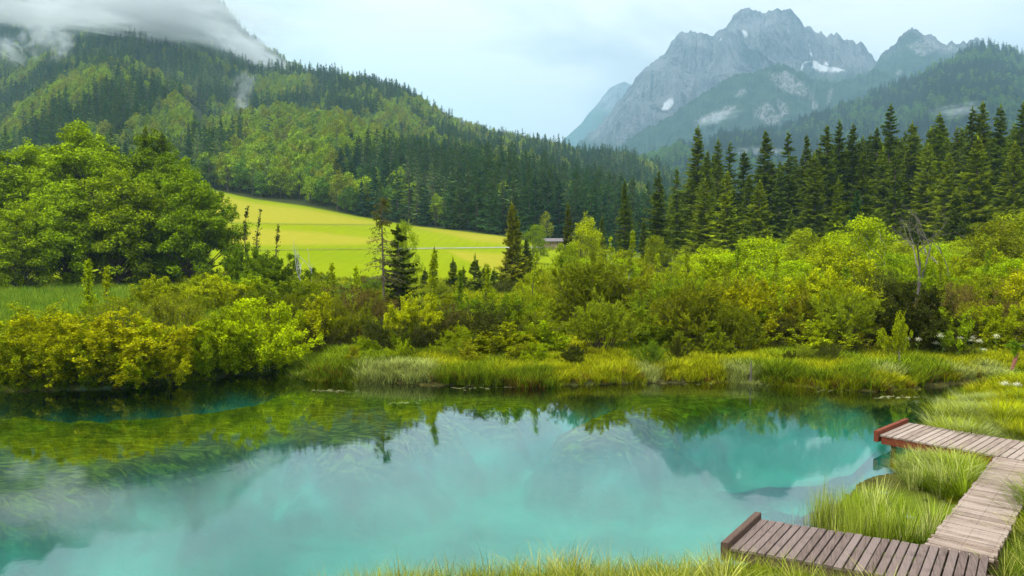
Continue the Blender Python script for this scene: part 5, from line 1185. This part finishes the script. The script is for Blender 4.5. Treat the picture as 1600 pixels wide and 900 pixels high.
# thin drifting leaves and weed scraps on the surface
def scraps():
    mt = mat_new('floating_weed'); g = MN(mt); g.out(g.princ((.42, .40, .16), .8, .2).outputs[0]); r = rng(8); acc = Acc()
    for px, py, n, sx in [(515, 611, 26, 16), (620, 630, 10, 14), (735, 607, 18, 25), (800, 603, 12, 25), (1390, 621, 40, 26), (1300, 610, 14, 40), (1060, 599, 20, 60)]:
        for k in range(n):
            x, y = at_z(px+r.normal()*sx, py+r.normal()*1.2); a = r.normal()*.4; l = r.uniform(.05, .3); w_ = r.uniform(.01, .03)
            d = np.array([math.cos(a), math.sin(a), 0])*l; wv = np.array([-math.sin(a), math.cos(a), 0])*w_; leaf_quads(acc, np.array([[x, y, .006+k*.0002]]), d[None], wv[None], np.array([.5]))
    o = link('floating_weeds', acc.mesh('weeds', [mt])); tag(o, 'yellowish scraps of weed drifting on the water near the far bank', 'weeds', kind='stuff')
scraps()
# ------------------------------------------------------------------ low clouds hanging on the slopes
def cloud_mat(dens, scale, thr, seed, soft=0.5):
    mt = mat_new('cloud_vapour'); g = MN(mt); tc = g.n('ShaderNodeTexCoord').outputs['Object']
    ln = g.n('ShaderNodeVectorMath', operation='LENGTH'); g.L.new(tc, ln.inputs[0]); r_ = ln.outputs['Value']
    off = g.n('ShaderNodeVectorMath', operation='ADD'); g.L.new(g.scaled(scale, scale, scale*1.2, tc), off.inputs[0]); off.inputs[1].default_value = (seed*3.1, seed*1.7, seed)
    n = g.noise(1.0, 5, 0.6, off.outputs[0], 0.6)
    f = g.math('SUBTRACT', g.math('ADD', g.math('MULTIPLY_ADD', n, 2.2, -0.6), g.math('MULTIPLY', g.math('SUBTRACT', 1.0, r_), 0.8)), thr)
    f = g.math('MULTIPLY', g.step(f, 0.0, 0.42), g.step(r_, 1.0, 0.72)) if False else g.math('MULTIPLY', g.math('POWER', g.step(f, 0.0, soft), 1.5), g.math('SUBTRACT', 1.0, g.step(r_, 0.55, 1.0)))
    pv = g.n('ShaderNodeVolumePrincipled'); pv.inputs['Color'].default_value = (0.86, 0.92, 0.95, 1); g.L.new(g.math('MULTIPLY', f, dens), pv.inputs['Density'])
    g.out(None, pv.outputs[0]); return mt
def cloud(px, py, D, w_, h_, dep, rot, dens, label, scale=2.2, thr=0.62, seed=1, group=None):
    """soft ellipsoid of vapour; w_, h_ are its half sizes in metres"""
    import bmesh
    bm = bmesh.new(); bmesh.ops.create_icosphere(bm, subdivisions=3, radius=1.0); me = bpy.data.meshes.new('cloud'); bm.to_mesh(me); bm.free(); me.materials.append(cloud_mat(dens, scale, thr, seed))
    o = link('cloud', me); o.location = (x_at(px, D, py), D, z_at(px, py, D)); o.scale = (w_, dep, h_); o.rotation_euler = (0, math.radians(rot), 0); tag(o, label, 'cloud', group, kind='stuff'); return o
if True:
    cloud(230, 14, 860, 240, 50, 70, 9, .030, 'long white cloud lying across the top of the left hill', scale=3.0, seed=1, thr=.52)
    cloud(60, 20, 700, 120, 22, 50, 3, .030, 'grey white cloud over the far left hilltop', scale=2.6, seed=2, thr=.52)
    cloud(385, 78, 1080, 110, 26, 60, 28, .030, 'cloud tail sliding down the ridge behind the left hill', scale=2.6, seed=3, thr=.52)
    cloud(70, 52, 640, 34, 34, 14, -42, .06, 'thin slanting wisp above the left hill forest', scale=2.8, seed=4, thr=.68)
    cloud(100, 70, 620, 12, 16, 10, 30, .05, 'short wisp right of the slanting one above the left hill forest', scale=2.2, seed=14, thr=.6)
    cloud(14, 78, 620, 26, 15, 10, 38, .06, 'small wisp at the left edge against the forest', scale=2.5, seed=5, thr=.64)
    cloud(382, 135, 640, 16, 22, 10, 25, .035, 'faint upper wisp rising from the middle of the forest', scale=2.6, seed=6, thr=.66)
    cloud(378, 163, 615, 9, 12, 8, -10, .05, 'small bright lower wisp in the middle of the forest', scale=2.0, seed=16, thr=.56)
    cloud(1120, 183, 1950, 95, 26, 50, -16, .010, 'flat wisp on the slope of the dark rocky spur', scale=3.0, seed=7, thr=.66)
    cloud(1500, 172, 1350, 85, 22, 40, -4, .009, 'wisp low on the wooded mountain near the right edge', scale=3.2, seed=8, thr=.68)
    cloud(1180, 238, 1500, 90, 18, 40, 0, .014, 'wisp in the valley mouth behind the tall stand', scale=3.0, seed=9, thr=.64)
